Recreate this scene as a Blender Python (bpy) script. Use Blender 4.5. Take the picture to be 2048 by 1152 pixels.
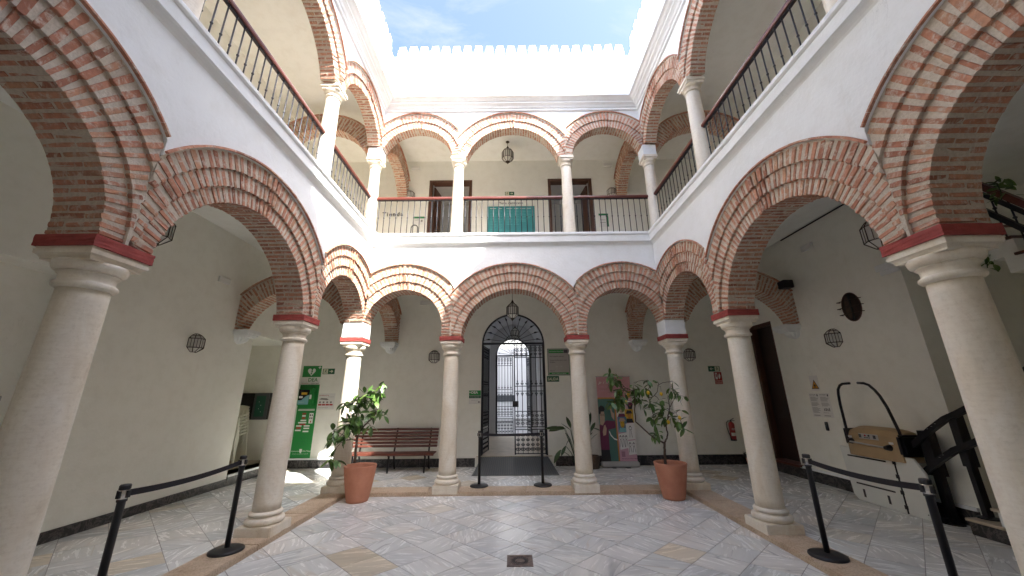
import bpy, bmesh, math, random
from mathutils import Matrix, Vector, noise
random.seed(7)
R = math.radians
PI = math.pi
scene = bpy.context.scene
for o in list(bpy.data.objects):
    bpy.data.objects.remove(o)
C = scene.collection

# ------------------------------------------------------------------ camera
F_PX, PITCH, ROLL, CAMX, CAMH = 722.45, 0.2894, -0.0095, -0.0154, 1.6324
cam_data = bpy.data.cameras.new('camera')
cam = bpy.data.objects.new('camera', cam_data)
C.objects.link(cam)
cam_data.sensor_width = 36.0
cam_data.lens = F_PX / 2048 * 36.0
cam_data.clip_start = 0.02
cam_data.clip_end = 2000
cam.matrix_world = (Matrix.Translation((CAMX, 0, CAMH)) @ Matrix.Rotation(PI / 2 + PITCH, 4, 'X')
                    @ Matrix.Rotation(ROLL, 4, 'Z'))
scene.camera = cam
CAM_INV = cam.matrix_world.inverted()

# ------------------------------------------------------------------ light
SUN_D = Vector((-1.0, 1.14, -1.57)).normalized()
sun_data = bpy.data.lights.new('sun', 'SUN')
sun_data.energy = 2.0
sun_data.angle = R(0.5)
sun_data.color = (1.0, 0.975, 0.90)
sun = bpy.data.objects.new('sun', sun_data)
C.objects.link(sun)
sun.rotation_euler = SUN_D.to_track_quat('-Z', 'Y').to_euler()
sun.location = (8, -8, 20)

world = bpy.data.worlds.new('World')
scene.world = world
world.use_nodes = True
wn, wl = world.node_tree.nodes, world.node_tree.links
wn.clear()
w_out = wn.new('ShaderNodeOutputWorld')
w_bg = wn.new('ShaderNodeBackground')
w_bg.inputs['Strength'].default_value = 0.15
w_sky = wn.new('ShaderNodeTexSky')
w_sky.sky_type = 'NISHITA'
w_sky.sun_disc = False
w_sky.sun_elevation = R(46)
w_sky.sun_rotation = math.atan2(1.0, -1.14)
w_sky.air_density = 0.33
w_sky.dust_density = 2.5
w_sky.ozone_density = 2.4
w_tc = wn.new('ShaderNodeTexCoord')
w_map = wn.new('ShaderNodeMapping')
w_map.inputs['Rotation'].default_value = (0.3, 0.5, 0.6)
w_map.inputs['Scale'].default_value = (1.6, 4.2, 2.2)
w_noise = wn.new('ShaderNodeTexNoise')
w_noise.inputs['Scale'].default_value = 1.5
w_noise.inputs['Detail'].default_value = 9
w_noise.inputs['Roughness'].default_value = 0.62
w_noise.inputs['Distortion'].default_value = 0.7
w_ramp = wn.new('ShaderNodeValToRGB')
w_ramp.color_ramp.elements[0].position = 0.50
w_ramp.color_ramp.elements[0].color = (0.0, 0.0, 0.0, 1)
w_ramp.color_ramp.elements[1].position = 0.78
w_ramp.color_ramp.elements[1].color = (0.75, 0.75, 0.75, 1)
w_mix = wn.new('ShaderNodeMixRGB')
w_mix.inputs['Color2'].default_value = (0.8, 0.84, 0.92, 1)
wl.new(w_tc.outputs['Generated'], w_map.inputs['Vector'])
wl.new(w_map.outputs['Vector'], w_noise.inputs['Vector'])
wl.new(w_noise.outputs['Fac'], w_ramp.inputs['Fac'])
wl.new(w_ramp.outputs['Color'], w_mix.inputs['Fac'])
wl.new(w_sky.outputs['Color'], w_mix.inputs['Color1'])
wl.new(w_mix.outputs['Color'], w_bg.inputs['Color'])
wl.new(w_bg.outputs['Background'], w_out.inputs['Surface'])

scene.view_settings.view_transform = 'Standard'
scene.view_settings.look = 'None'
scene.view_settings.exposure = 3.2
scene.view_settings.gamma = 1.0
scene.view_settings.use_curve_mapping = False
scene.render.engine = 'CYCLES'
scene.cycles.max_bounces = 24
scene.cycles.diffuse_bounces = 20
scene.cycles.glossy_bounces = 4
scene.cycles.transmission_bounces = 6
scene.cycles.use_denoising = True
scene.cycles.sample_clamp_indirect = 10.0

# ------------------------------------------------------------------ materials
MATS = {}


class NT:
    """small helper around one material's node tree"""
    def __init__(self, name):
        m = bpy.data.materials.new(name)
        m.use_nodes = True
        self.m, self.n, self.l = m, m.node_tree.nodes, m.node_tree.links
        self.b = self.n['Principled BSDF']
        MATS[name] = m

    def node(self, t, **kw):
        nd = self.n.new(t)
        for k, v in kw.items():
            if k.startswith('i_'):
                nd.inputs[k[2:].replace('_', ' ')].default_value = v
            else:
                setattr(nd, k, v)
        return nd

    def link(self, a, b):
        self.l.new(a, b)

    def coord(self, kind='Object', scale=(1, 1, 1), rnd=False):
        tc = self.node('ShaderNodeTexCoord')
        mp = self.node('ShaderNodeMapping')
        mp.inputs['Scale'].default_value = scale
        self.link(tc.outputs[kind], mp.inputs['Vector'])
        if rnd:
            oi = self.node('ShaderNodeObjectInfo')
            cx = self.node('ShaderNodeCombineXYZ')
            mu = self.node('ShaderNodeMath', operation='MULTIPLY')
            mu.inputs[1].default_value = 37.0
            self.link(oi.outputs['Random'], mu.inputs[0])
            self.link(mu.outputs[0], cx.inputs[0])
            self.link(mu.outputs[0], cx.inputs[1])
            self.link(cx.outputs[0], mp.inputs['Location'])
        return mp.outputs['Vector']

    def noise(self, vec, scale, detail=6, rough=0.6, dist=0.0):
        nz = self.node('ShaderNodeTexNoise')
        nz.inputs['Scale'].default_value = scale
        nz.inputs['Detail'].default_value = detail
        nz.inputs['Roughness'].default_value = rough
        nz.inputs['Distortion'].default_value = dist
        self.link(vec, nz.inputs['Vector'])
        return nz.outputs['Fac']

    def ramp(self, fac, stops):
        rp = self.node('ShaderNodeValToRGB')
        e = rp.color_ramp.elements
        while len(e) < len(stops):
            e.new(0.5)
        for el, (p, c) in zip(e, stops):
            el.position = p
            el.color = (c[0], c[1], c[2], 1) if not isinstance(c, (int, float)) else (c, c, c, 1)
        self.link(fac, rp.inputs['Fac'])
        return rp.outputs['Color']

    def mix(self, fac, a, b, mode='MIX'):
        mx = self.node('ShaderNodeMixRGB', blend_type=mode)
        for s, i in ((fac, 0), (a, 1), (b, 2)):
            if isinstance(s, (int, float)):
                mx.inputs[i].default_value = s if i == 0 else (s, s, s, 1)
            elif isinstance(s, (tuple, list)):
                mx.inputs[i].default_value = (s[0], s[1], s[2], 1)
            else:
                self.link(s, mx.inputs[i])
        return mx.outputs[0]

    def bump(self, h, strength=0.3, dist=0.01):
        bp = self.node('ShaderNodeBump')
        bp.inputs['Strength'].default_value = strength
        bp.inputs['Distance'].default_value = dist
        self.link(h, bp.inputs['Height'])
        self.link(bp.outputs[0], self.b.inputs['Normal'])

    def base(self, c):
        if isinstance(c, (tuple, list)):
            self.b.inputs['Base Color'].default_value = (c[0], c[1], c[2], 1)
        else:
            self.link(c, self.b.inputs['Base Color'])

    def rough(self, r):
        if isinstance(r, (int, float)):
            self.b.inputs['Roughness'].default_value = r
        else:
            self.link(r, self.b.inputs['Roughness'])


def simple(name, col, rough=0.5, metal=0.0, var=0.0, vscale=8, bump=0.0, bscale=60):
    t = NT(name)
    v = t.coord()
    if var:
        lo = tuple(c * (1 - var) for c in col)
        hi = tuple(min(1, c * (1 + var)) for c in col)
        t.base(t.ramp(t.noise(v, vscale, 6), [(0.3, lo), (0.7, hi)]))
    else:
        t.base(col)
    t.rough(rough)
    t.b.inputs['Metallic'].default_value = metal
    if bump:
        t.bump(t.noise(v, bscale, 4), bump, 0.004)
    return t.m


def plaster(name, col, stain=0.06, bump=0.35):
    t = NT(name)
    v = t.coord()
    n1 = t.noise(v, 0.9, 5, 0.6)
    n2 = t.noise(v, 5.0, 6, 0.65)
    c1 = t.ramp(n1, [(0.3, tuple(c * (1 - stain) for c in col)), (0.65, col)])
    c2 = t.ramp(n2, [(0.25, (0.93, 0.925, 0.91)), (0.55, (1, 1, 1))])
    vs = t.coord(scale=(1.0, 1.0, 0.22))
    n4 = t.noise(vs, 3.0, 7, 0.7)
    c4 = t.ramp(n4, [(0.22, (0.9, 0.885, 0.85)), (0.40, (1, 1, 1))])
    t.base(t.mix(1.0, t.mix(1.0, c1, c2, 'MULTIPLY'), c4, 'MULTIPLY'))
    t.rough(0.85)
    crk = t.noise(v, 1.3, 9, 0.62, 0.6)
    cm = t.ramp(crk, [(0.4965, 0.0), (0.5, 0.35), (0.5035, 0.0)])
    cm = t.mix(1.0, cm, t.ramp(t.noise(v, 0.8, 3, 0.5), [(0.56, 0.0), (0.66, 1.0)]), 'MULTIPLY')
    t.base(t.mix(cm, t.mix(1.0, t.mix(1.0, c1, c2, 'MULTIPLY'), c4, 'MULTIPLY'), tuple(c * 0.5 for c in col)))
    h = t.mix(0.3, t.noise(v, 3.2, 5, 0.55), t.noise(v, 26, 5, 0.6))
    t.bump(h, bump, 0.03)
    return t.m


def make_mats():
    plaster('white_plaster', (0.845, 0.865, 0.865), 0.04)
    plaster('gallery_plaster', (0.87, 0.865, 0.795), 0.03, 0.25)
    plaster('upper_plaster', (0.835, 0.84, 0.785), 0.03, 0.2)
    plaster('ceiling_plaster', (0.865, 0.875, 0.84), 0.02, 0.15)
    # brick
    t = NT('brick')
    oi = t.node('ShaderNodeObjectInfo')
    ge = t.node('ShaderNodeNewGeometry')
    ad = t.node('ShaderNodeMath', operation='ADD')
    t.link(oi.outputs['Random'], ad.inputs[0])
    t.link(ge.outputs['Random Per Island'], ad.inputs[1])
    fr = t.node('ShaderNodeMath', operation='FRACT')
    t.link(ad.outputs[0], fr.inputs[0])
    tone = t.ramp(fr.outputs[0], [(0.0, (0.31, 0.112, 0.062)), (0.2, (0.43, 0.172, 0.100)), (0.45, (0.49, 0.207, 0.124)),
                                  (0.7, (0.53, 0.245, 0.152)), (0.88, (0.49, 0.265, 0.155)), (1.0, (0.35, 0.155, 0.098))])
    v = t.coord(rnd=True)
    n1 = t.noise(v, 22, 6, 0.65)
    c1 = t.mix(1.0, tone, t.ramp(n1, [(0.25, (0.62, 0.6, 0.58)), (0.6, (1.05, 1.02, 1.0))]), 'MULTIPLY')
    n2 = t.noise(v, 15, 8, 0.7, 0.4)
    smear = t.ramp(n2, [(0.50, 0.06), (0.64, 0.85)])
    t.base(t.mix(smear, c1, (0.60, 0.53, 0.44)))
    t.rough(0.9)
    t.bump(t.mix(0.5, n1, t.noise(v, 80, 5, 0.7)), 0.8, 0.01)
    # mortar
    t = NT('mortar')
    v = t.coord()
    n1 = t.noise(v, 7, 6, 0.65)
    n2 = t.noise(v, 45, 6, 0.7)
    col = t.ramp(n1, [(0.25, (0.54, 0.46, 0.36)), (0.6, (0.66, 0.595, 0.505)), (0.8, (0.70, 0.645, 0.56))])
    t.base(t.mix(1.0, col, t.ramp(n2, [(0.3, (0.75, 0.73, 0.7)), (0.6, (1, 1, 1))]), 'MULTIPLY'))
    t.rough(0.95)
    t.bump(n2, 0.9, 0.012)
    # red painted impost
    t = NT('red_paint')
    v = t.coord()
    n1 = t.noise(v, 12, 7, 0.7)
    t.base(t.ramp(n1, [(0.28, (0.20, 0.035, 0.03)), (0.55, (0.33, 0.055, 0.045)), (0.8, (0.38, 0.085, 0.07))]))
    t.rough(0.8)
    t.bump(t.noise(v, 50, 6), 0.5, 0.006)
    # column marble
    t = NT('column_stone')
    v = t.coord(rnd=True)
    vs = t.coord(scale=(1, 1, 0.35), rnd=True)
    n1 = t.noise(vs, 3.4, 7, 0.6, 1.0)
    col = t.ramp(n1, [(0.22, (0.60, 0.50, 0.37)), (0.42, (0.75, 0.675, 0.55)), (0.60, (0.82, 0.77, 0.67)), (0.82, (0.70, 0.61, 0.48))])
    n2 = t.noise(v, 38, 7, 0.75)
    c2 = t.mix(1.0, col, t.ramp(n2, [(0.28, (0.86, 0.845, 0.82)), (0.5, (1, 1, 1))]), 'MULTIPLY')
    n3 = t.noise(t.coord(scale=(3, 3, 14), rnd=True), 4, 4, 0.6)
    t.base(t.mix(1.0, c2, t.ramp(n3, [(0.3, (0.93, 0.92, 0.9)), (0.6, (1, 1, 1))]), 'MULTIPLY'))
    t.rough(0.55)
    t.bump(n2, 0.25, 0.004)
    # kerb stone
    t = NT('kerb_stone')
    v = t.coord(rnd=True)
    n1 = t.noise(v, 4, 7, 0.65)
    n2 = t.noise(v, 60, 5, 0.7)
    col = t.ramp(n1, [(0.25, (0.42, 0.30, 0.19)), (0.5, (0.57, 0.44, 0.31)), (0.75, (0.66, 0.55, 0.42))])
    t.base(t.mix(1.0, col, t.ramp(n2, [(0.3, (0.55, 0.5, 0.45)), (0.55, (1, 1, 1))]), 'MULTIPLY'))
    t.rough(0.6)
    t.bump(n2, 0.7, 0.008)
    # marble tiles
    t = NT('marble_tile')
    oi = t.node('ShaderNodeObjectInfo')
    ge = t.node('ShaderNodeNewGeometry')
    ad = t.node('ShaderNodeMath', operation='ADD')
    t.link(oi.outputs['Random'], ad.inputs[0])
    t.link(ge.outputs['Random Per Island'], ad.inputs[1])
    fr = t.node('ShaderNodeMath', operation='FRACT')
    t.link(ad.outputs[0], fr.inputs[0])
    tc = t.node('ShaderNodeTexCoord')
    vr = t.node('ShaderNodeVectorRotate', rotation_type='Z_AXIS')
    ag = t.node('ShaderNodeMath', operation='MULTIPLY_ADD')
    ag.inputs[1].default_value = 9.0
    ag.inputs[2].default_value = 0.3
    t.link(fr.outputs[0], ag.inputs[0])
    t.link(ag.outputs[0], vr.inputs['Angle'])
    t.link(tc.outputs['Object'], vr.inputs['Vector'])
    mp = t.node('ShaderNodeMapping')
    mp.inputs['Scale'].default_value = (0.4, 2.6, 1.0)
    t.link(vr.outputs[0], mp.inputs['Vector'])
    cx = t.node('ShaderNodeCombineXYZ')
    mu = t.node('ShaderNodeMath', operation='MULTIPLY')
    mu.inputs[1].default_value = 61.0
    t.link(fr.outputs[0], mu.inputs[0])
    t.link(mu.outputs[0], cx.inputs[0])
    t.link(mu.outputs[0], cx.inputs[2])
    t.link(cx.outputs[0], mp.inputs['Location'])
    v = mp.outputs[0]
    tone = t.ramp(fr.outputs[0], [(0.0, (0.70, 0.71, 0.685)), (0.18, (0.78, 0.785, 0.75)), (0.30, (0.65, 0.665, 0.66)), (0.42, (0.80, 0.805, 0.77)),
                                  (0.55, (0.70, 0.715, 0.70)), (0.68, (0.76, 0.75, 0.71)), (0.82, (0.79, 0.78, 0.74)), (0.95, (0.77, 0.75, 0.70)), (0.975, (0.74, 0.67, 0.54)), (1.0, (0.70, 0.60, 0.44))])
    big = t.mix(0.06, t.noise(v, 0.9, 1.0, 0.3, 0.15), t.noise(v, 9.0, 4, 0.6, 0.1))
    cl = t.ramp(big, [(0.25, (0.78, 0.795, 0.81)), (0.48, (0.965, 0.97, 0.97)), (0.58, (1, 1, 1)), (0.75, (1.0, 0.97, 0.92))])
    vein = t.noise(v, 1.7, 2.2, 0.42, 0.25)
    vm = t.ramp(vein, [(0.478, 0.0), (0.5, 0.8), (0.511, 0.0)])
    vmask = t.ramp(t.noise(v, 2.1, 2, 0.5), [(0.45, 0.0), (0.6, 1.0)])
    vm = t.mix(1.0, vm, vmask, 'MULTIPLY')
    streak = t.ramp(t.noise(v, 4.5, 3, 0.5, 0.1), [(0.32, (0.885, 0.89, 0.895)), (0.47, (0.975, 0.975, 0.975)), (0.6, (1, 1, 1))])
    c = t.mix(vm, t.mix(1.0, t.mix(1.0, tone, cl, 'MULTIPLY'), streak, 'MULTIPLY'), (0.33, 0.33, 0.335))
    vein2 = t.noise(v, 1.3, 2, 0.4, 0.3)
    vm2 = t.ramp(vein2, [(0.478, 0.0), (0.5, 0.6), (0.52, 0.0)])
    vm2 = t.mix(1.0, vm2, t.ramp(t.noise(v, 1.7, 2, 0.5), [(0.5, 0.0), (0.62, 1.0)]), 'MULTIPLY')
    t.base(t.mix(vm2, c, (0.55, 0.49, 0.40)))
    t.rough(t.ramp(t.noise(v, 9, 4), [(0.3, 0.17), (0.7, 0.32)]))
    t.b.inputs['Specular IOR Level'].default_value = 0.45
    t.bump(t.noise(v, 5, 3), 0.04, 0.004)
    simple('grout', (0.26, 0.25, 0.23), 0.9, var=0.25, vscale=12)
    # black marble skirting
    t = NT('black_marble')
    v = t.coord()
    vein = t.noise(v, 4, 8, 0.65, 1.8)
    vm = t.ramp(vein, [(0.46, 0.0), (0.5, 0.5), (0.54, 0.0)])
    dirt = t.ramp(t.noise(v, 8, 6, 0.7), [(0.5, (0.018, 0.018, 0.02)), (0.75, (0.075, 0.07, 0.066))])
    t.base(t.mix(vm, dirt, (0.22, 0.2, 0.19)))
    t.rough(0.35)
    # terracotta pot
    t = NT('terracotta')
    v = t.coord(rnd=True)
    n1 = t.noise(v, 5, 6, 0.6)
    t.base(t.ramp(n1, [(0.3, (0.46, 0.185, 0.11)), (0.6, (0.54, 0.235, 0.145)), (0.85, (0.60, 0.32, 0.22))]))
    t.rough(0.75)
    t.bump(t.noise(v, 40, 4), 0.15, 0.004)
    # wood
    def wood(name, a, b, rough=0.4, sc=(2, 30, 30)):
        t = NT(name)
        v = t.coord(scale=sc, rnd=True)
        t.base(t.ramp(t.noise(v, 1.5, 6, 0.6), [(0.3, a), (0.7, b)]))
        t.rough(rough)
        t.bump(t.noise(v, 3, 4), 0.2, 0.003)
    wood('bench_wood', (0.085, 0.025, 0.016), (0.145, 0.041, 0.026), 0.4)
    wood('rail_wood', (0.09, 0.024, 0.018), (0.16, 0.045, 0.032), 0.3)
    wood('door_wood', (0.06, 0.026, 0.015), (0.12, 0.05, 0.028), 0.45, (30, 30, 2))
    wood('dark_door_wood', (0.012, 0.005, 0.004), (0.035, 0.014, 0.009), 0.4, (30, 30, 2))
    simple('door_leaf_grey', (0.62, 0.60, 0.57), 0.6, var=0.05)
    simple('iron', (0.022, 0.022, 0.027), 0.45, 0.3, var=0.3, vscale=20)
    simple('rail_iron', (0.028, 0.03, 0.038), 0.42, 0.4)
    simple('bronze', (0.055, 0.038, 0.026), 0.5, 0.5, var=0.35, vscale=20)
    simple('black_plastic', (0.016, 0.016, 0.018), 0.42)
    simple('belt_fabric', (0.014, 0.012, 0.016), 0.8, bump=0.3, bscale=300)
    simple('chrome', (0.62, 0.60, 0.57), 0.22, 0.95)
    simple('white_plastic', (0.74, 0.73, 0.70), 0.4)
    simple('chair_plastic', (0.80, 0.79, 0.70), 0.4)
    simple('paper', (0.74, 0.73, 0.70), 0.7, var=0.03)
    simple('sign_green', (0.012, 0.17, 0.055), 0.45)
    simple('dea_green', (0.02, 0.24, 0.05), 0.45)
    simple('sign_dark_green', (0.012, 0.10, 0.045), 0.45)
    simple('sign_red', (0.30, 0.022, 0.022), 0.45)
    simple('print_white', (0.78, 0.78, 0.75), 0.6)
    simple('print_cream', (0.66, 0.66, 0.5), 0.6)
    simple('print_black', (0.02, 0.02, 0.02), 0.6)
    simple('print_grey', (0.22, 0.21, 0.2), 0.6)
    simple('print_red', (0.45, 0.03, 0.03), 0.6)
    simple('print_orange', (0.60, 0.26, 0.02), 0.6)
    simple('steel_board', (0.42, 0.40, 0.38), 0.4, 0.3)
    simple('pale_text', (0.55, 0.54, 0.52), 0.6)
    simple('teal_panel', (0.03, 0.26, 0.27), 0.5, var=0.05)
    simple('teal_light', (0.08, 0.36, 0.38), 0.55)
    simple('beige_plastic', (0.42, 0.295, 0.16), 0.5, var=0.08, vscale=5)
    simple('lift_white', (0.70, 0.71, 0.67), 0.45, var=0.04, vscale=3)
    simple('lift_black', (0.012, 0.012, 0.014), 0.38, 0.2, var=0.4, vscale=10)
    simple('screen_black', (0.008, 0.008, 0.01), 0.2)
    simple('frame_grey', (0.07, 0.075, 0.08), 0.4)
    simple('board_dark_green', (0.015, 0.09, 0.055), 0.5)
    simple('extinguisher_red', (0.33, 0.012, 0.015), 0.3)
    simple('soil', (0.05, 0.033, 0.022), 0.95, var=0.3, bump=0.8, bscale=50)
    simple('bark', (0.085, 0.058, 0.04), 0.85, var=0.35, vscale=25, bump=0.6, bscale=60)
    simple('lemon_skin', (0.68, 0.42, 0.015), 0.45, bump=0.2, bscale=120)
    simple('ramp_rubber', (0.055, 0.06, 0.068), 0.55)
    simple('ramp_side', (0.09, 0.095, 0.09), 0.6)
    simple('stone_sill', (0.50, 0.42, 0.32), 0.5, var=0.15, vscale=6)
    simple('passage_plaster', (0.62, 0.63, 0.65), 0.8, var=0.05, vscale=2)
    simple('street_white', (0.62, 0.63, 0.63), 0.8)
    simple('street_dark', (0.06, 0.065, 0.07), 0.5)
    simple('skin', (0.50, 0.34, 0.25), 0.6)
    simple('hair', (0.02, 0.018, 0.018), 0.6)
    simple('maroon', (0.15, 0.025, 0.07), 0.6)
    simple('chalk_green', (0.07, 0.17, 0.145), 0.6)
    simple('banner_pink', (0.52, 0.27, 0.28), 0.6, var=0.05)
    simple('banner_lilac', (0.60, 0.36, 0.44), 0.6)
    simple('banner_orange', (0.50, 0.21, 0.03), 0.6)
    simple('banner_yellow', (0.62, 0.38, 0.03), 0.6)
    simple('banner_blue', (0.10, 0.20, 0.28), 0.6)
    simple('silver', (0.50, 0.50, 0.49), 0.4, 0.4)
    simple('aqua_print', (0.20, 0.45, 0.48), 0.5)
    simple('drain_iron', (0.17, 0.13, 0.11), 0.65, 0.2, var=0.4, vscale=30)
    simple('street_floor', (0.25, 0.25, 0.24), 0.8)
    # foliage
    def leafmat(name, a, b, c):
        t = NT(name)
        oi = t.node('ShaderNodeObjectInfo')
        ge = t.node('ShaderNodeNewGeometry')
        ad = t.node('ShaderNodeMath', operation='ADD')
        t.link(oi.outputs['Random'], ad.inputs[0])
        t.link(ge.outputs['Random Per Island'], ad.inputs[1])
        fr = t.node('ShaderNodeMath', operation='FRACT')
        t.link(ad.outputs[0], fr.inputs[0])
        v = t.coord(rnd=True)
        col = t.ramp(fr.outputs[0], [(0.0, a), (0.55, b), (1.0, c)])
        t.base(t.mix(1.0, col, t.ramp(t.noise(v, 18, 4), [(0.3, (0.75, 0.78, 0.7)), (0.7, (1.1, 1.1, 1.0))]), 'MULTIPLY'))
        t.rough(0.42)
        t.b.inputs['Transmission Weight'].default_value = 0.0
        try:
            t.b.inputs['Subsurface Weight'].default_value = 0.0
        except Exception:
            pass
    leafmat('lemon_leaf', (0.045, 0.105, 0.022), (0.075, 0.155, 0.032), (0.135, 0.215, 0.05))
    leafmat('dark_leaf', (0.018, 0.05, 0.016), (0.028, 0.07, 0.02), (0.045, 0.085, 0.022))
    leafmat('dry_leaf', (0.06, 0.05, 0.02), (0.05, 0.055, 0.02), (0.10, 0.06, 0.03))
    # lantern glass
    t = NT('lantern_glass')
    t.base((0.82, 0.81, 0.76))
    t.rough(0.3)
    t.b.inputs['Transmission Weight'].default_value = 0.25
    t.b.inputs['IOR'].default_value = 1.15
    t = NT('window_glass')
    t.base((0.55, 0.75, 0.75))
    t.rough(0.1)
    t.b.inputs['Transmission Weight'].default_value = 0.7
    t.b.inputs['IOR'].default_value = 1.2


make_mats()


def M(n):
    return MATS[n]


# ------------------------------------------------------------------ helpers
def project(p):
    q = CAM_INV @ Vector(p)
    d = -q.z
    if d < 0.05:
        return None
    return 1024 + F_PX * q.x / d, 576 - F_PX * q.y / d, d


def at(u, v, y):
    """the point on the vertical plane Y = y seen at pixel (u, v) of the 2048 px photograph"""
    d = cam.matrix_world.to_3x3() @ Vector(((u - 1024) / F_PX, -(v - 576) / F_PX, -1))
    o = cam.matrix_world.translation
    return o + d * ((y - o.y) / d.y)


def finish(bm, recalc=True):
    if recalc:
        bmesh.ops.recalc_face_normals(bm, faces=bm.faces)
    return bm


def mesh_from(bm, name, mat=None, smooth=False):
    me = bpy.data.meshes.new(name)
    bm.to_mesh(me)
    bm.free()
    if mat:
        me.materials.append(M(mat))
    if smooth:
        for p in me.polygons:
            p.use_smooth = True
    return me


def place(name, me, parent=None, mtx=None):
    o = bpy.data.objects.new(name, me)
    C.objects.link(o)
    if parent:
        o.parent = parent
    if mtx is not None:
        o.matrix_basis = mtx
    return o


def obj(name, bm, mat, parent=None, mtx=None, smooth=False, recalc=True):
    finish(bm, recalc)
    return place(name, mesh_from(bm, name, mat, smooth), parent, mtx)


def tag(o, label=None, cat=None, group=None, kind=None):
    if label:
        o['label'] = label
    if cat:
        o['category'] = cat
    if group:
        o['group'] = group
    if kind:
        o['kind'] = kind
    return o


def thing(name, label, cat, mtx=None, group=None):
    o = bpy.data.objects.new(name, None)
    o.empty_display_size = 0.1
    C.objects.link(o)
    if mtx is not None:
        o.matrix_basis = mtx
    return tag(o, label, cat, group)


def T(x, y, z):
    return Matrix.Translation((x, y, z))


def RZ(a):
    return Matrix.Rotation(a, 4, 'Z')


def B():
    return bmesh.new()


def box(bm, x0, x1, y0, y1, z0, z1):
    vs = [bm.verts.new(p) for p in ((x0, y0, z0), (x1, y0, z0), (x1, y1, z0), (x0, y1, z0),
                                    (x0, y0, z1), (x1, y0, z1), (x1, y1, z1), (x0, y1, z1))]
    for f in ((0, 3, 2, 1), (4, 5, 6, 7), (0, 1, 5, 4), (1, 2, 6, 5), (2, 3, 7, 6), (3, 0, 4, 7)):
        bm.faces.new([vs[i] for i in f])
    return vs


def bbox(x0, x1, y0, y1, z0, z1, bev=0.0, seg=1):
    bm = B()
    box(bm, x0, x1, y0, y1, z0, z1)
    if bev:
        bmesh.ops.bevel(bm, geom=list(bm.edges), offset=bev, segments=seg, affect='EDGES')
    return bm


def lathe(bm, prof, n=32, cx=0, cy=0, cap=True):
    rings = []
    for r, z in prof:
        rings.append([bm.verts.new((cx + r * math.cos(2 * PI * i / n), cy + r * math.sin(2 * PI * i / n), z)) for i in range(n)])
    for a, b in zip(rings, rings[1:]):
        for i in range(n):
            bm.faces.new((a[i], a[(i + 1) % n], b[(i + 1) % n], b[i]))
    if cap:
        bm.faces.new(rings[0][::-1])
        bm.faces.new(rings[-1])


def tube(bm, pts, r, n=6, cap=True):
    pts = [Vector(p) for p in pts]
    rings = []
    up = None
    for i, p in enumerate(pts):
        d = (pts[min(i + 1, len(pts) - 1)] - pts[max(i - 1, 0)]).normalized()
        if up is None:
            up = Vector((0, 0, 1)) if abs(d.z) < 0.9 else Vector((1, 0, 0))
        a = d.cross(up)
        if a.length < 1e-4:
            a = d.orthogonal()
        a.normalize()
        b = a.cross(d).normalized()
        up = b
        rr = r[i] if isinstance(r, (list, tuple)) else r
        rings.append([bm.verts.new(p + (a * math.cos(2 * PI * k / n) + b * math.sin(2 * PI * k / n)) * rr) for k in range(n)])
    for a, b in zip(rings, rings[1:]):
        for i in range(n):
            bm.faces.new((a[i], a[(i + 1) % n], b[(i + 1) % n], b[i]))
    if cap:
        bm.faces.new(rings[0][::-1])
        bm.faces.new(rings[-1])


def bar(bm, p, q, w, h, up=(0, 0, 1)):
    """a rectangular bar from p to q, w across, h along up"""
    p, q, up = Vector(p), Vector(q), Vector(up)
    d = (q - p).normalized()
    a = d.cross(up).normalized()
    b = a.cross(d).normalized()
    vs = []
    for c in (p, q):
        for s, t in ((-1, -1), (1, -1), (1, 1), (-1, 1)):
            vs.append(bm.verts.new(c + a * (s * w / 2) + b * (t * h / 2)))
    for f in ((0, 1, 2, 3), (7, 6, 5, 4), (0, 4, 5, 1), (1, 5, 6, 2), (2, 6, 7, 3), (3, 7, 4, 0)):
        bm.faces.new([vs[i] for i in f])


def prism(bm, pts, y0, y1):
    """polygon pts (x, z) extruded along y"""
    a = [bm.verts.new((x, y0, z)) for x, z in pts]
    b = [bm.verts.new((x, y1, z)) for x, z in pts]
    bm.faces.new(a)
    bm.faces.new(b[::-1])
    n = len(pts)
    for i in range(n):
        bm.faces.new((a[i], b[i], b[(i + 1) % n], a[(i + 1) % n]))


def ell(cx, cz, rx, rz, n=14, a0=0, a1=2 * PI):
    return [(cx + rx * math.cos(a0 + (a1 - a0) * i / n), cz + rz * math.sin(a0 + (a1 - a0) * i / n)) for i in range(n if a1 - a0 > 6.2 else n + 1)]


def sheet(bm, pts, y):
    bm.faces.new([bm.verts.new((x, y, z)) for x, z in pts])


def text_mesh(body, size, mat, align='LEFT', extrude=0.0006, bold=0.0, font_shear=0.0):
    cu = bpy.data.curves.new('lettering', 'FONT')
    cu.body = body
    cu.size = size
    cu.extrude = extrude
    cu.align_x = align
    cu.resolution_u = 2
    cu.offset = bold
    cu.shear = font_shear
    o = bpy.data.objects.new('lettering', cu)
    C.objects.link(o)
    dg = bpy.context.evaluated_depsgraph_get()
    me = bpy.data.meshes.new_from_object(o.evaluated_get(dg))
    me.materials.clear()
    me.materials.append(M(mat))
    bpy.data.objects.remove(o)
    return me


UPRIGHT = Matrix.Rotation(PI / 2, 4, 'X')


def lettering(body, size, mat, parent, x, y, z, align='LEFT', bold=0.0, shear=0.0, sx=1.0, name='lettering'):
    return place(name, text_mesh(body, size, mat, align, bold=bold, font_shear=shear), parent,
                 T(x, y, z) @ UPRIGHT @ Matrix.Diagonal((sx, 1, 1, 1)))


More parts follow.
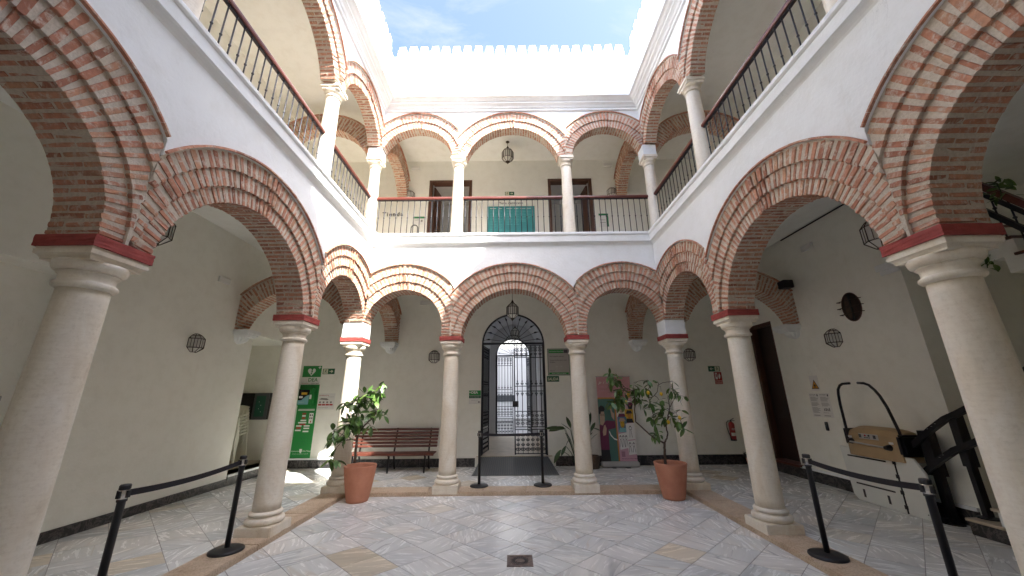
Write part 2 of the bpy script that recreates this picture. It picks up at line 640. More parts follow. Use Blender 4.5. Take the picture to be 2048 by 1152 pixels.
# wall frames: seen from the front, local X runs right, Y into the wall, Z up
XLW, XRW, YBW, YFW = -5.50, 5.65, 9.35, -2.2
XL, XR, YB, YF = -2.93, 2.958, 6.99, 0.57
FL = T(XLW, 0, 0) @ RZ(PI / 2)
FR = T(XRW, 0, 0) @ RZ(-PI / 2)
FB = T(0, YBW, 0)
AL = T(XL, 0, 0) @ RZ(PI / 2)
AR = T(XR, 0, 0) @ RZ(-PI / 2)
AB = T(0, YB, 0)
AF = T(0, YF, 0) @ RZ(PI)
Z_COURT, Z_KERB, Z_GAL = -0.02, 0.04, 0.034
Z_CEIL, Z_UP, Z_UCEIL = 4.72, 4.90, 8.42

# ------------------------------------------------------------------ bricks and arches
NB = (0.16, 0.26, 0.042)      # radial, depth, thickness of the shared brick meshes


def make_brick_meshes():
    out = []
    for k in range(18):
        rnd = random.Random(k)
        bm = bbox(-NB[0] / 2, NB[0] / 2, -NB[1] / 2, NB[1] / 2, -NB[2] / 2, NB[2] / 2, 0.006)
        for v in bm.verts:
            v.co.x += rnd.uniform(-0.010, 0.006)* (1 if v.co.x > 0 else -1)
            v.co.y += rnd.uniform(-0.006, 0.005)
            v.co.z += rnd.uniform(-0.0055, 0.0045)
        finish(bm)
        out.append(mesh_from(bm, 'brick', 'brick'))
    return out


BRICKS = make_brick_meshes()
n_bricks = [0, 0]


class BrickSet:
    """puts bricks as parts of an arch; those too small or out of view are joined into one part"""
    def __init__(self, parent, world):
        self.p, self.w, self.rest, self.count = parent, world, [], 0

    def add(self, loc, xdir, zdir, dims, name='brick', rnd=random):
        x = Vector(xdir)
        z = Vector(zdir)
        y = z.cross(x)
        s = Vector((dims[0] / NB[0], dims[1] / NB[1], dims[2] / NB[2]))
        m = Matrix.Identity(4)
        for i in range(3):
            m[i][0] = x[i] * s[0]
            m[i][1] = y[i] * s[1]
            m[i][2] = z[i] * s[2]
            m[i][3] = loc[i]
        pr = project(self.w @ Vector(loc))
        me = BRICKS[rnd.randrange(len(BRICKS))]
        ok = pr and -25 < pr[0] < 2073 and -25 < pr[1] < 1177
        if ok:
            px = F_PX / pr[2]
            big = sorted((dims[0] * px, dims[1] * px, dims[2] * px))
            ok = big[1] > 11 and big[0] > 3.2
        if ok and self.count < 298:
            self.count += 1
            n_bricks[0] += 1
            place(name, me, self.p, m)
        else:
            n_bricks[1] += 1
            self.rest.append((me, m))

    def done(self):
        if not self.rest:
            return
        bm = B()
        for me, m in self.rest:
            n0 = len(bm.verts)
            bm.from_mesh(me)
            bm.verts.ensure_lookup_table()
            bmesh.ops.transform(bm, matrix=m, verts=bm.verts[n0:])
        o = obj('brickwork', bm, 'brick', self.p, recalc=False)
        o['kind'] = 'stuff'


def arch(frame, u0, r, zc, lims, zb, rings, Tb, label, group, drip=True, bricks=True, split=False, block=(False, False), key=True, seed=0, pitch=0.062, jl=(None, None)):
    """one brick arch in its wall frame.  lims: where the face stops left and right; zb: where it rests left and right;
    rings: [(thickness, face depth)] from the inside out; Tb: depth of the back"""
    rnd = random.Random(seed + 11)
    world = frame @ T(u0, 0, 0)
    root = thing('brick_arch', label, 'brick arch', world, group)
    lo, hi = lims[0] - u0, lims[1] - u0
    radii = [r]
    for t_, _ in rings:
        radii.append(radii[-1] + t_)
    a_r = math.asin(max(0.0, min(0.95, (zb[1] - zc) / r))) if zb[1] > zc else 0.0
    a_l = math.asin(max(0.0, min(0.95, (zb[0] - zc) / r))) if zb[0] > zc else 0.0

    def sect(th):
        return math.cos(th), math.sin(th)
    # mortar body: stepped profile swept round the arch and down to the springing
    g = 0.007
    prof = [(r + g, Tb), (r + g, rings[0][1] + g)]
    for k in range(1, len(rings)):
        prof.append((radii[k], rings[k - 1][1] + g))
        prof.append((radii[k], rings[k][1] + g))
    prof.append((radii[-1] + 0.004, rings[-1][1] + g))
    prof.append((radii[-1] + 0.004, Tb))
    bm = B()
    secs = []
    N = 48

    def section(c, s, z_of):
        lim = hi if c > 0 else -lo
        out = []
        front = rings[0][1] + g
        for k in range(1, len(rings)):
            if radii[k] * abs(c) < lim - 0.002:
                front = rings[k][1] + g
        for j, (p_, y) in enumerate(prof):
            u = p_ * c
            if j >= 2 and abs(u) >= lim - 0.0005:
                u = max(lim, (r + 0.02) * abs(c)) * (1 if c > 0 else -1)
                if j < len(prof) - 1:
                    y = max(y, front)
            out.append((u, y, z_of(p_)))
        return out
    if zb[1] < zc:
        secs.append(section(1.0, 0.0, lambda p_: zb[1]))
    for i in range(N + 1):
        th = a_r + (PI - a_l - a_r) * i / N
        c, s = sect(th)
        secs.append(section(c, s, lambda p_: max(zc + p_ * s, zb[1] if c > 0 else zb[0])))
    if zb[0] < zc:
        secs.append(section(-1.0, 0.0, lambda p_: zb[0]))
    vv = [[bm.verts.new(p) for p in s] for s in secs]
    for a, b in zip(vv, vv[1:]):
        for i in range(len(prof) - 1):
            try:
                bm.faces.new((a[i], a[i + 1], b[i + 1], b[i]))
            except ValueError:
                pass
    for s in (vv[0], vv[-1]):
        try:
            bm.faces.new(s)
        except ValueError:
            pass
    bmesh.ops.dissolve_degenerate(bm, dist=0.0005, edges=bm.edges)
    obj('mortar', bm, 'mortar', root)
    R3 = radii[-1]
    if drip:
        bm = B()
        yf = rings[-1][1]
        d0, d1 = drip if isinstance(drip, tuple) else (yf - 0.042, 0.024)
        nseg = int(PI * R3 / 0.27)
        for i in range(nseg):
            th0, th1 = PI * i / nseg, PI * (i + 1) / nseg
            jit = rnd.uniform(-0.003, 0.003)
            jr = rnd.uniform(-0.0015, 0.0015)
            ring = []
            for q in range(6):
                th = th0 + 0.0008 + (th1 - th0 - 0.0016) * q / 5
                c, s = sect(th)
                pt = []
                for rr, yy in ((R3 + 0.003 + jr, yf + 0.03), (R3 + 0.003 + jr, d0 + jit), (R3 + d1 + jr, d0 + jit + 0.004), (R3 + d1 + jr, yf + 0.03)):
                    u = rr * c
                    pt.append((u, yy, zc + rr * s))
                ring.append(pt)
            ring = [p for p in ring if lo - 0.001 <= p[1][0] <= hi + 0.001 and p[1][2] > max(zb) + 0.05]
            if len(ring) < 2:
                continue
            vv = [[bm.verts.new(p) for p in s] for s in ring]
            for a, b in zip(vv, vv[1:]):
                for k in range(4):
                    bm.faces.new((a[k], a[(k + 1) % 4], b[(k + 1) % 4], b[k]))
            bm.faces.new(vv[0])
            bm.faces.new(vv[-1][::-1])
        obj('edge_course', bm, 'brick', root)
    if not bricks:
        return root
    bs = BrickSet(root, world)
    n = max(10, int(round(r * (PI - a_l - a_r) / pitch)))
    th_t = 0.56 * pitch
    kw = 0.085 / r if key else 0.0
    for i in range(n):
        th = a_r + (PI - a_l - a_r) * (i + 0.5) / n + rnd.uniform(-0.004, 0.004)
        c, s = sect(th)
        iskey = key and abs(th - PI / 2) < kw
        alt = (i % 2 == 0)
        lim = hi if c > 0 else -lo
        cornerside = block[1] if c > 0 else block[0]
        for k in range(len(rings)):
            ra, rb = radii[k] - (0.0 if k == 0 else 0.010), radii[k + 1] - 0.013
            full_b = rb
            if abs(c) > 1e-3:
                cap = lim / abs(c) - 0.006
                if k == 0 and cornerside:
                    pass
                else:
                    if k == 0 and len(rings) > 1 and radii[1] * abs(c) > lim - 0.04:
                        rb = cap
                    rb = min(rb, cap)
            if rb - ra < 0.03:
                continue
            tw = th_t * ((ra + rb) / 2) / r if k == 0 else th_t * (radii[k] + 0.05) / r
            tw *= rnd.uniform(0.8, 1.12)
            yk = rings[k][1] + rnd.uniform(-0.004, 0.005) - (0.016 if iskey else 0)
            pos = th + (0 if k == 0 or iskey else rnd.uniform(-0.006, 0.006))
            cc, ss = sect(pos)
            segs = [(ra, rb)]
            if split:
                mid = ra + (rb - ra) * (0.63 if alt else 0.37)
                segs = [(ra, mid - 0.008), (mid + 0.008, rb)]
            for (pa, pb) in segs:
                dep = (0.255 if alt else 0.125) if k == 0 else 0.12
                m = (pa + pb) / 2
                bs.add((m * cc, yk + dep / 2, zc + m * ss), (cc, 0, ss), (-ss, 0, cc), (pb - pa, dep, tw), 'keystone' if iskey and k > 0 else 'brick', rnd)
            if k == 0:
                dep = (0.255 if alt else 0.125)
                y0 = rings[0][1] + dep + 0.016
                y1 = Tb - 0.004
                if y1 - y0 > 0.04:
                    m = ra + 0.075
                    bs.add((m * cc, (y0 + y1) / 2, zc + m * ss), (cc, 0, ss), (-ss, 0, cc), (0.15, y1 - y0, tw), 'brick', rnd)
    # straight courses below the springing
    for side in (1, -1):
        zb_ = zb[1] if side > 0 else zb[0]
        if zb_ >= zc - 0.03:
            continue
        lim = hi if side > 0 else -lo
        cornerside = block[1] if side > 0 else block[0]
        nn = max(1, int(round((zc - zb_) / pitch)))
        for i in range(nn):
            z = zb_ + (zc - zb_) * (i + 0.5) / nn
            alt = (i % 2 == 0)
            L = 0.15 if cornerside else max(0.05, min(0.36 if split else 0.19, lim - r - 0.006))
            dep = 0.255 if alt else 0.125
            yk = rings[0][1] + rnd.uniform(-0.004, 0.005)
            m = r + L / 2
            tw = th_t * rnd.uniform(0.9, 1.1)
            bs.add((side * m, yk + dep / 2, z), (side, 0, 0), (0, 0, side * 1.0), (L, dep, tw), 'brick', rnd)
            y0, y1 = rings[0][1] + dep + 0.016, Tb - 0.004
            bs.add((side * (r + 0.07), (y0 + y1) / 2, z), (side, 0, 0), (0, 0, side * 1.0), (0.14, y1 - y0, tw), 'brick', rnd)
    bs.done()
    return root


def arcade_wall(frame, arches, ua, ub, ztop, yw, yb, label, mat='white_plaster', name='arcade_wall'):
    """white wall over a row of arches: arches = [(u0, r3, zc, lo, hi)]"""
    cols = []
    n = 44
    for (u0, r3, zc, lo, hi, zmin) in arches:
        for i in range(n + 1):
            a = PI * i / n
            u = u0 - (r3 + 0.002) * math.cos(a)
            u = max(lo, min(hi, u))
            dz = max(0.0, (r3 + 0.002) ** 2 - (u - u0) ** 2)
            z = max(zmin, zc + math.sqrt(dz))
            if cols and abs(cols[-1][0] - u) < 1e-4:
                cols[-1] = (u, z) if i > n / 2 or z > cols[-1][1] else cols[-1]
                continue
            cols.append((u, z))
    if cols[0][0] > ua + 0.001:
        cols.insert(0, (ua, cols[0][1]))
    if cols[-1][0] < ub - 0.001:
        cols.append((ub, cols[-1][1]))
    bm = B()
    nz = 7
    vf, vb = [], []
    for u, z in cols:
        vf.append([bm.verts.new((u, yw, z + (ztop - z) * k / nz)) for k in range(nz + 1)])
        vb.append([bm.verts.new((u, yb, z)), bm.verts.new((u, yb, ztop))])
    for i in range(len(cols) - 1):
        for k in range(nz):
            bm.faces.new((vf[i][k], vf[i + 1][k], vf[i + 1][k + 1], vf[i][k + 1]))
        bm.faces.new((vb[i][1], vb[i + 1][1], vb[i + 1][0], vb[i][0]))
        bm.faces.new((vf[i][0], vb[i][0], vb[i + 1][0], vf[i + 1][0]))
    o = obj(name, bm, mat, None, frame, recalc=False)
    tag(o, label, 'wall', kind='thing')
    return o


# column positions along the court
YC = {'L': [0.36, 2.533, 5.166], 'R': [0.36, 2.50, 5.10]}
XC = [-3.146, -1.217, 1.257, 3.175]
YCN = 7.206
PW = 0.195                         # half width of the lower brick piers
LOW = [(0.172, 0.025), (0.172, -0.005), (0.172, -0.030)]
UPP = [(0.19, 0.115), (0.19, 0.085)]
ZA, ZUA = 3.70, 7.70               # crowns of the openings below and above
TB, TUB = 0.405, 0.375
ZS, ZUS = 2.75, 6.90
R_SUM = sum(t for t, _ in LOW)
RU_SUM = sum(t for t, _ in UPP)


def bay(frame, jl, jr, cl, cr, zbl, zbr, upper, label, group, blk=(False, False), bricks=True, seed=0):
    r = (jr - jl) / 2
    u0 = (jr + jl) / 2
    zc = (ZUA if upper else ZA) - r
    rings = UPP if upper else LOW
    arch(frame, u0, r, zc, (cl, cr), (zbl, zbr), rings, TUB if upper else TB, label, group, True, bricks, False, blk, True, seed)
    return (u0, r + (RU_SUM if upper else R_SUM), zc, cl, cr, ZUS if upper else ZS)


def build_arcades():
    glow = 'brick arches of the lower arcade'
    gup = 'brick arches of the upper gallery'
    PU = 0.150
    data = {
        'L': (AL, [YC['L'][0], YC['L'][1], YC['L'][2], YB], 1),
        'R': (AR, [YC['R'][0], YC['R'][1], YC['R'][2], YB], -1),
    }
    lab = {
        ('L', 0): 'huge brick arch cut by the left photo edge, resting on the nearest left column',
        ('L', 1): 'wide brick arch between the two front columns of the left side, below the balcony',
        ('L', 2): 'narrow sunlit brick arch in the left back corner above the potted tree',
        ('R', 0): 'huge brick arch cut by the right photo edge, resting on the nearest right column',
        ('R', 1): 'wide brick arch between the two front columns of the right side, above the stair lift',
        ('R', 2): 'narrow brick arch in the right back corner beside the fire extinguisher',
        ('L', 10): 'upper left brick arch nearest the camera, above the frame top',
        ('L', 11): 'wide upper brick arch on the left over the long balcony railing',
        ('L', 12): 'narrow upper brick arch at the left back corner of the balcony',
        ('R', 10): 'upper right brick arch nearest the camera, above the frame top',
        ('R', 11): 'wide upper brick arch on the right over the long balcony railing',
        ('R', 12): 'narrow upper brick arch at the right back corner of the balcony',
    }
    for side in ('L', 'R'):
        fr, ys, sg = data[side]
        for upper in (False, True):
            pw = PU if upper else PW
            zs = ZUS if upper else ZS
            zblk = 7.16 if upper else 3.04
            infos = []
            for b in range(3):
                ya, yb_ = ys[b] + pw, (ys[b + 1] - pw if b < 2 else YB + (0.09 if upper else 0.02))
                ca, cb = ys[b], (ys[b + 1] if b < 2 else YB + (0.10 if upper else 0.0))
                if b == 0:
                    ca = ys[0]
                corner = (b == 2)
                if sg > 0:
                    args = (ya, yb_, ca, cb, zs, zblk if corner else zs)
                    blk = (False, corner)
                else:
                    args = (-yb_, -ya, -cb, -ca, zblk if corner else zs, zs)
                    blk = (corner, False)
                infos.append(bay(fr, *args, upper, lab[(side, b + (10 if upper else 0))], gup if upper else glow, blk,
                                 bricks=not (upper and b == 0), seed=b * 7 + (31 if upper else 0) + (100 if sg < 0 else 0)))
            if sg < 0:
                infos = infos[::-1]
            us = [i[3] for i in infos] + [i[4] for i in infos]
            nm = ('left' if sg > 0 else 'right')
            arcade_wall(fr, infos, min(us), max(us), 8.14 if upper else 4.64, 0.075 if upper else -0.045, TUB + 0.004 if upper else TB + 0.004,
                        ('white plastered wall over the upper arches along the %s side' if upper else 'white plastered wall between the lower arches and balcony on the %s side') % nm)
    for upper in (False, True):
        pw = PU if upper else PW
        zs = ZUS if upper else ZS
        zblk = 7.16 if upper else 3.04
        infos = []
        labs = (['brick arch over the wooden bench, left of the gate arch', 'central brick arch framing the wrought iron gate', 'brick arch over the pink banner, right of the gate arch']
                if not upper else ['upper brick arch at the back above the word Tienda', 'central upper brick arch with the hanging lantern', 'upper brick arch at the back right of the teal panel'])
        off = 0.09 if upper else 0.02
        for b in range(3):
            ja = XC[b] + pw if b > 0 else XL - off
            jb = XC[b + 1] - pw if b < 2 else XR + off
            ca = XC[b] if b > 0 else XL - (0.10 if upper else 0.0)
            cb = XC[b + 1] if b < 2 else XR + (0.10 if upper else 0.0)
            infos.append(bay(AB, ja, jb, ca, cb, zblk if b == 0 else zs, zblk if b == 2 else zs, upper, labs[b],
                             gup if upper else glow, (b == 0, b == 2), seed=200 + b + (30 if upper else 0)))
        arcade_wall(AB, infos, infos[0][3], infos[-1][4], 8.14 if upper else 4.64, 0.075 if upper else -0.045, TUB + 0.004 if upper else TB + 0.004,
                    'white plastered wall over the upper arches at the back' if upper else 'white plastered wall between the lower arches and balcony at the back')
    # front wing, behind the camera: plain wall over open arches
    for upper in (False, True):
        infos = []
        for b in range(3):
            ja, jb = -XC[3 - b] + PW, -XC[2 - b] - PW
            r = (jb - ja) / 2
            zc = (ZUA if upper else ZA) - r
            infos.append(((ja + jb) / 2, r, zc, -XC[3 - b], -XC[2 - b], ZUS if upper else ZS))
        arcade_wall(AF, infos, infos[0][3], infos[-1][4], 8.14 if upper else 4.64, 0.0, 0.4,
                    'white plastered wall over the upper arches behind the camera' if upper else 'white plastered wall over the lower arches behind the camera')


build_arcades()


# transverse arches inside the galleries
def transverse():
    g1 = 'transverse brick arches in the lower gallery'
    g2 = 'transverse brick arches in the upper gallery'
    single = [(0.36, 0.0)]
    for s, nm in ((-1, 'left'), (1, 'right')):
        xw = XLW if s < 0 else XRW
        xc = XC[0] if s < 0 else XC[3]
        a, b = (xw, xc - 0.205) if s < 0 else (xc + 0.205, xw)
        r = (b - a) / 2
        zw, zc_ = 2.93, 3.02
        arch(T(0, 7.03, 0), (a + b) / 2, r, 3.72 - r, (a, b) if s < 0 else (a, b), (zw, zc_) if s < 0 else (zc_, zw), single, 0.35,
             'brick arch from the %s corner column across the %s gallery to a white wall bracket' % (nm, nm), g1, True, True, True, (False, False), False, 300 + s, 0.06)
        # towards the back wall
        fr = (T(XC[0] + 0.18, 0, 0) @ RZ(PI / 2)) if s < 0 else (T(XC[3] - 0.18, 0, 0) @ RZ(-PI / 2))
        ya, yb_ = YCN + 0.20, YBW
        r = (yb_ - ya) / 2
        if s < 0:
            arch(fr, (ya + yb_) / 2, r, 3.72 - r, (ya, yb_), (3.02, 2.95), single, 0.35,
                 'brick arch from the left corner column back to the bracket above the bench', g1, True, True, True, (False, False), False, 310, 0.06)
        else:
            arch(fr, -(ya + yb_) / 2, r, 3.72 - r, (-yb_, -ya), (2.95, 3.02), single, 0.35,
                 'brick arch from the right corner column back to the bracket above the pink banner', g1, True, True, True, (False, False), False, 311, 0.06)
        # upper storey
        a, b = (xw, xc - 0.165) if s < 0 else (xc + 0.165, xw)
        r = (b - a) / 2
        arch(T(0, 7.08, 0), (a + b) / 2, r, 7.72 - r, (a, b), (6.4, 7.12) if s < 0 else (7.12, 6.4), single, 0.29,
             'upper brick arch across the %s balcony gallery behind the corner column' % nm, g2, True, True, True, (False, False), False, 320 + s, 0.066)
        fr = (T(XC[0] + 0.13, 0, 0) @ RZ(PI / 2)) if s < 0 else (T(XC[3] - 0.13, 0, 0) @ RZ(-PI / 2))
        ya, yb_ = YCN + 0.165, YBW - 0.03
        r = (yb_ - ya) / 2
        if s < 0:
            arch(fr, (ya + yb_) / 2, r, 7.72 - r, (ya, yb_), (7.12, 7.12), single, 0.29,
                 'upper brick arch running down the back wall left of the Tienda door', g2, True, True, True, (False, False), False, 330, 0.066)
        else:
            arch(fr, -(ya + yb_) / 2, r, 7.72 - r, (-yb_, -ya), (7.12, 7.12), single, 0.29,
                 'upper brick arch running down the back wall right of the right hand door', g2, True, True, True, (False, False), False, 331, 0.066)


transverse()


# brackets below the transverse arches
def bracket(mtx, label):
    t = thing('wall_bracket', label, 'wall bracket', mtx, 'white fluted wall brackets')
    bm = B()
    box(bm, -0.19, 0.19, -0.30, 0.0, -0.07, 0.0)
    box(bm, -0.17, 0.17, -0.27, 0.0, -0.11, -0.071)
    box(bm, -0.145, 0.145, -0.235, 0.0, -0.135, -0.111)
    obj('cap', bm, 'white_plaster', t)
    bm = B()
    n = 28
    rings = []
    for k in range(7):
        f = k / 6
        z = -0.136 - 0.13 * f
        rr = math.sqrt(max(0.02, 1 - f * f)) * 0.125
        ring = []
        for i in range(n + 1):
            a = PI + PI * i / n
            q = rr * (1 + 0.07 * math.cos(i * PI * 2 / 4))
            ring.append(bm.verts.new((q * math.cos(a), q * 1.5 * math.sin(a), z)))
        rings.append(ring)
    for a, b in zip(rings, rings[1:]):
        for i in range(n):
            bm.faces.new((a[i], a[i + 1], b[i + 1], b[i]))
    bm.faces.new(rings[-1])
    bm.faces.new(rings[0][::-1])
    obj('shell', bm, 'white_plaster', t)


bracket(FL @ T(7.21, 0, 2.93), 'white fluted bracket on the left gallery wall under a brick arch')
bracket(FR @ T(-7.21, 0, 2.93), 'white fluted bracket on the right gallery wall beside the dark door')
bracket(FB @ T(XC[0], 0, 2.95), 'white fluted bracket on the back wall left of the lantern, above the bench')
bracket(FB @ T(XC[3], 0, 2.95), 'white fluted bracket on the back wall above the pink banner')


# ------------------------------------------------------------------ columns
def column_proto(upper):
    parts = []
    if not upper:
        bm = bbox(-0.22, 0.22, -0.22, 0.22, 0.0, 0.14, 0.008, 2)
        parts.append(('plinth', bm, 'column_stone', False))
        bm = B()
        pr = [(0.19, 0.139)]
        pr += [(0.185 + 0.035 * math.sin(a), 0.178 - 0.038 * math.cos(a)) for a in [PI * i / 8 for i in range(9)]]
        pr += [(0.178, 0.222), (0.172, 0.232)]
        pr += [(0.170 + 0.020 * math.sin(a), 0.254 - 0.022 * math.cos(a)) for a in [PI * i / 6 for i in range(7)]]
        pr += [(0.166, 0.285)]
        lathe(bm, pr, 40)
        parts.append(('base', bm, 'column_stone', True))
        bm = B()
        n = 22
        pr = [(0.157 - 0.020 * (i / n) ** 1.6, 0.284 + (2.40 - 0.284) * i / n) for i in range(n + 1)]
        lathe(bm, pr, 40)
        parts.append(('shaft', bm, 'column_stone', True))
        bm = B()
        pr = [(0.14, 2.39)]
        pr += [(0.150 + 0.020 * math.sin(a), 2.420 - 0.022 * math.cos(a)) for a in [PI * i / 6 for i in range(7)]]
        pr += [(0.146, 2.447), (0.147, 2.475), (0.150, 2.495), (0.163, 2.503), (0.163, 2.515)]
        pr += [(0.163 + 0.036 * math.sin(a), 2.567 - 0.052 * math.cos(a)) for a in [PI / 2 * i / 6 for i in range(7)]]
        pr += [(0.199, 2.585)]
        lathe(bm, pr, 40)
        parts.append(('capital', bm, 'column_stone', True))
        bm = B()
        prof = [(0.178, 2.578), (0.178, 2.590), (0.188, 2.606), (0.205, 2.618), (0.207, 2.648), (0.200, 2.652), (0.200, 2.668)]
        sq = []
        for h, z in prof:
            sq.append([bm.verts.new((a * h, b * h, z)) for a, b in ((-1, -1), (1, -1), (1, 1), (-1, 1))])
        for a, b in zip(sq, sq[1:]):
            for i in range(4):
                bm.faces.new((a[i], a[(i + 1) % 4], b[(i + 1) % 4], b[i]))
        bm.faces.new(sq[0][::-1])
        bm.faces.new(sq[-1])
        parts.append(('abacus', bm, 'column_stone', False))
        bm = B()
        box(bm, -0.2165, 0.2165, -0.2165, 0.2165, 2.668, 2.75)
        bmesh.ops.subdivide_edges(bm, edges=bm.edges, cuts=5, use_grid_fill=True)
        rr = random.Random(3)
        for v in bm.verts:
            v.co += Vector((rr.uniform(-.0025, .0025), rr.uniform(-.0025, .0025), rr.uniform(-.002, .002)))
        parts.append(('impost_slab', bm, 'red_paint', False))
    else:
        bm = B()
        n = 16
        lathe(bm, [(0.150, 4.86), (0.150, 4.93), (0.137, 4.94)], 32)
        parts.append(('base', bm, 'column_stone', True))
        bm = B()
        lathe(bm, [(0.136 - 0.026 * (i / n) ** 1.4, 4.93 + (6.66 - 4.93) * i / n) for i in range(n + 1)], 32)
        parts.append(('shaft', bm, 'column_stone', True))
        bm = B()
        pr = [(0.112, 6.655)]
        pr += [(0.118 + 0.016 * math.sin(a), 6.675 - 0.016 * math.cos(a)) for a in [PI * i / 6 for i in range(7)]]
        pr += [(0.114, 6.70), (0.116, 6.73), (0.128, 6.738)]
        pr += [(0.128 + 0.026 * math.sin(a), 6.785 - 0.042 * math.cos(a)) for a in [PI / 2 * i / 5 for i in range(6)]]
        pr += [(0.154, 6.80)]
        lathe(bm, pr, 32)
        parts.append(('capital', bm, 'column_stone', True))
        bm = B()
        box(bm, -0.145, 0.145, -0.145, 0.145, 6.79, 6.83)
        box(bm, -0.165, 0.165, -0.165, 0.165, 6.831, 6.868)
        box(bm, -0.155, 0.155, -0.155, 0.155, 6.869, 6.898)
        parts.append(('abacus', bm, 'column_stone', False))
    return [(n, mesh_from(finish(b), n, m, s), ) for n, b, m, s in parts]


LOWCOL = column_proto(False)
UPCOL = column_proto(True)


def column(x, y, upper, label, group, corner=False):
    t = thing('stone_column', label, 'column', T(x, y, 0), group)
    for nm, me in (UPCOL if upper else LOWCOL):
        m = RZ(0)
        if not upper and nm != 'impost_slab' and nm not in ('plinth', 'abacus'):
            m = RZ(random.uniform(0, 6.28))
        place(nm, me, t, m)
    if corner:
        h = 0.196 if not upper else 0.150
        z0, z1 = (2.751, 3.04) if not upper else (6.899, 7.16)
        bm = B()
        box(bm, -h, h, -h, h, z0, z1)
        bmesh.ops.subdivide_edges(bm, edges=bm.edges, cuts=4, use_grid_fill=True)
        rr = random.Random(int(x * 10))
        for v in bm.verts:
            v.co += Vector((rr.uniform(-.003, .003), rr.uniform(-.003, .003), 0))
        obj('plaster_block', bm, 'white_plaster', t)
    return t


gl, gu = 'stone columns of the lower arcade', 'slim stone columns of the upper gallery'
column(XC[0], YC['L'][1], False, 'nearest left stone column, big at the left photo edge', gl)
column(XC[0], YC['L'][2], False, 'left side stone column with its base beside the far left barrier post', gl)
column(XC[0], YCN, False, 'sunlit corner column behind the left potted lemon tree', gl, True)
column(XC[1], YCN, False, 'stone column at the right end of the wooden bench', gl)
column(XC[2], YCN, False, 'stone column in front of the long leaved plant, right of the gate', gl)
column(XC[3], YCN, False, 'corner column behind the right potted lemon tree', gl, True)
column(XC[3], YC['R'][2], False, 'right side stone column in front of the dark door', gl)
column(XC[3], YC['R'][1], False, 'nearest right stone column, big at the right photo edge', gl)
column(XC[0], YC['L'][2], True, 'upper stone column on the left balcony between two railings', gu)
column(XC[0], YCN, True, 'upper corner column left of the word Tienda', gu, True)
column(XC[1], YCN, True, 'upper back column in front of the left doorway', gu)
column(XC[2], YCN, True, 'upper back column in front of the right doorway', gu)
column(XC[3], YCN, True, 'upper corner column at the right back of the balcony', gu, True)
column(XC[3], YC['R'][2], True, 'upper stone column on the right balcony between two railings', gu)
for x in (XC[0], XC[3]):
    nm = 'left' if x < 0 else 'right'
    column(x, YC['L'][0], False, 'front corner column beside the camera on the %s' % nm, gl)
    column(x, YC['L'][1], True, 'upper stone column above the frame on the near %s' % nm, gu)

# ------------------------------------------------------------------ floors
HX, HY = 0.297, 0.279


def clip_poly(poly, x0, x1, y0, y1):
    def clip(ps, f, inter):
        out = []
        for i in range(len(ps)):
            a, b = ps[i], ps[(i + 1) % len(ps)]
            if f(a):
                out.append(a)
            if f(a) != f(b):
                out.append(inter(a, b))
        return out

    def ix(c):
        return lambda a, b: (c, a[1] + (b[1] - a[1]) * (c - a[0]) / (b[0] - a[0]))

    def iy(c):
        return lambda a, b: (a[0] + (b[0] - a[0]) * (c - a[1]) / (b[1] - a[1]), c)
    for f, it in ((lambda p: p[0] >= x0, ix(x0)), (lambda p: p[0] <= x1, ix(x1)), (lambda p: p[1] >= y0, iy(y0)), (lambda p: p[1] <= y1, iy(y1))):
        poly = clip(poly, f, it)
        if len(poly) < 3:
            return []
    return poly


def tile_mesh(poly):
    bm = B()
    top = [bm.verts.new((x, y, 0.0)) for x, y in poly]
    cx = sum(p[0] for p in poly) / len(poly)
    cy = sum(p[1] for p in poly) / len(poly)
    low = [bm.verts.new((x + (x - cx) * 0.004, y + (y - cy) * 0.004, -0.006)) for x, y in poly]
    bm.faces.new(top)
    n = len(poly)
    for i in range(n):
        bm.faces.new((top[i], low[i], low[(i + 1) % n], top[(i + 1) % n]))
    finish(bm)
    return mesh_from(bm, 'marble_tile', 'marble_tile')


g = 0.0038
FULL = [(-HX + g * 1.4, 0), (0, -HY + g * 1.4), (HX - g * 1.4, 0), (0, HY - g * 1.4)]
FULL_ME = tile_mesh(FULL)


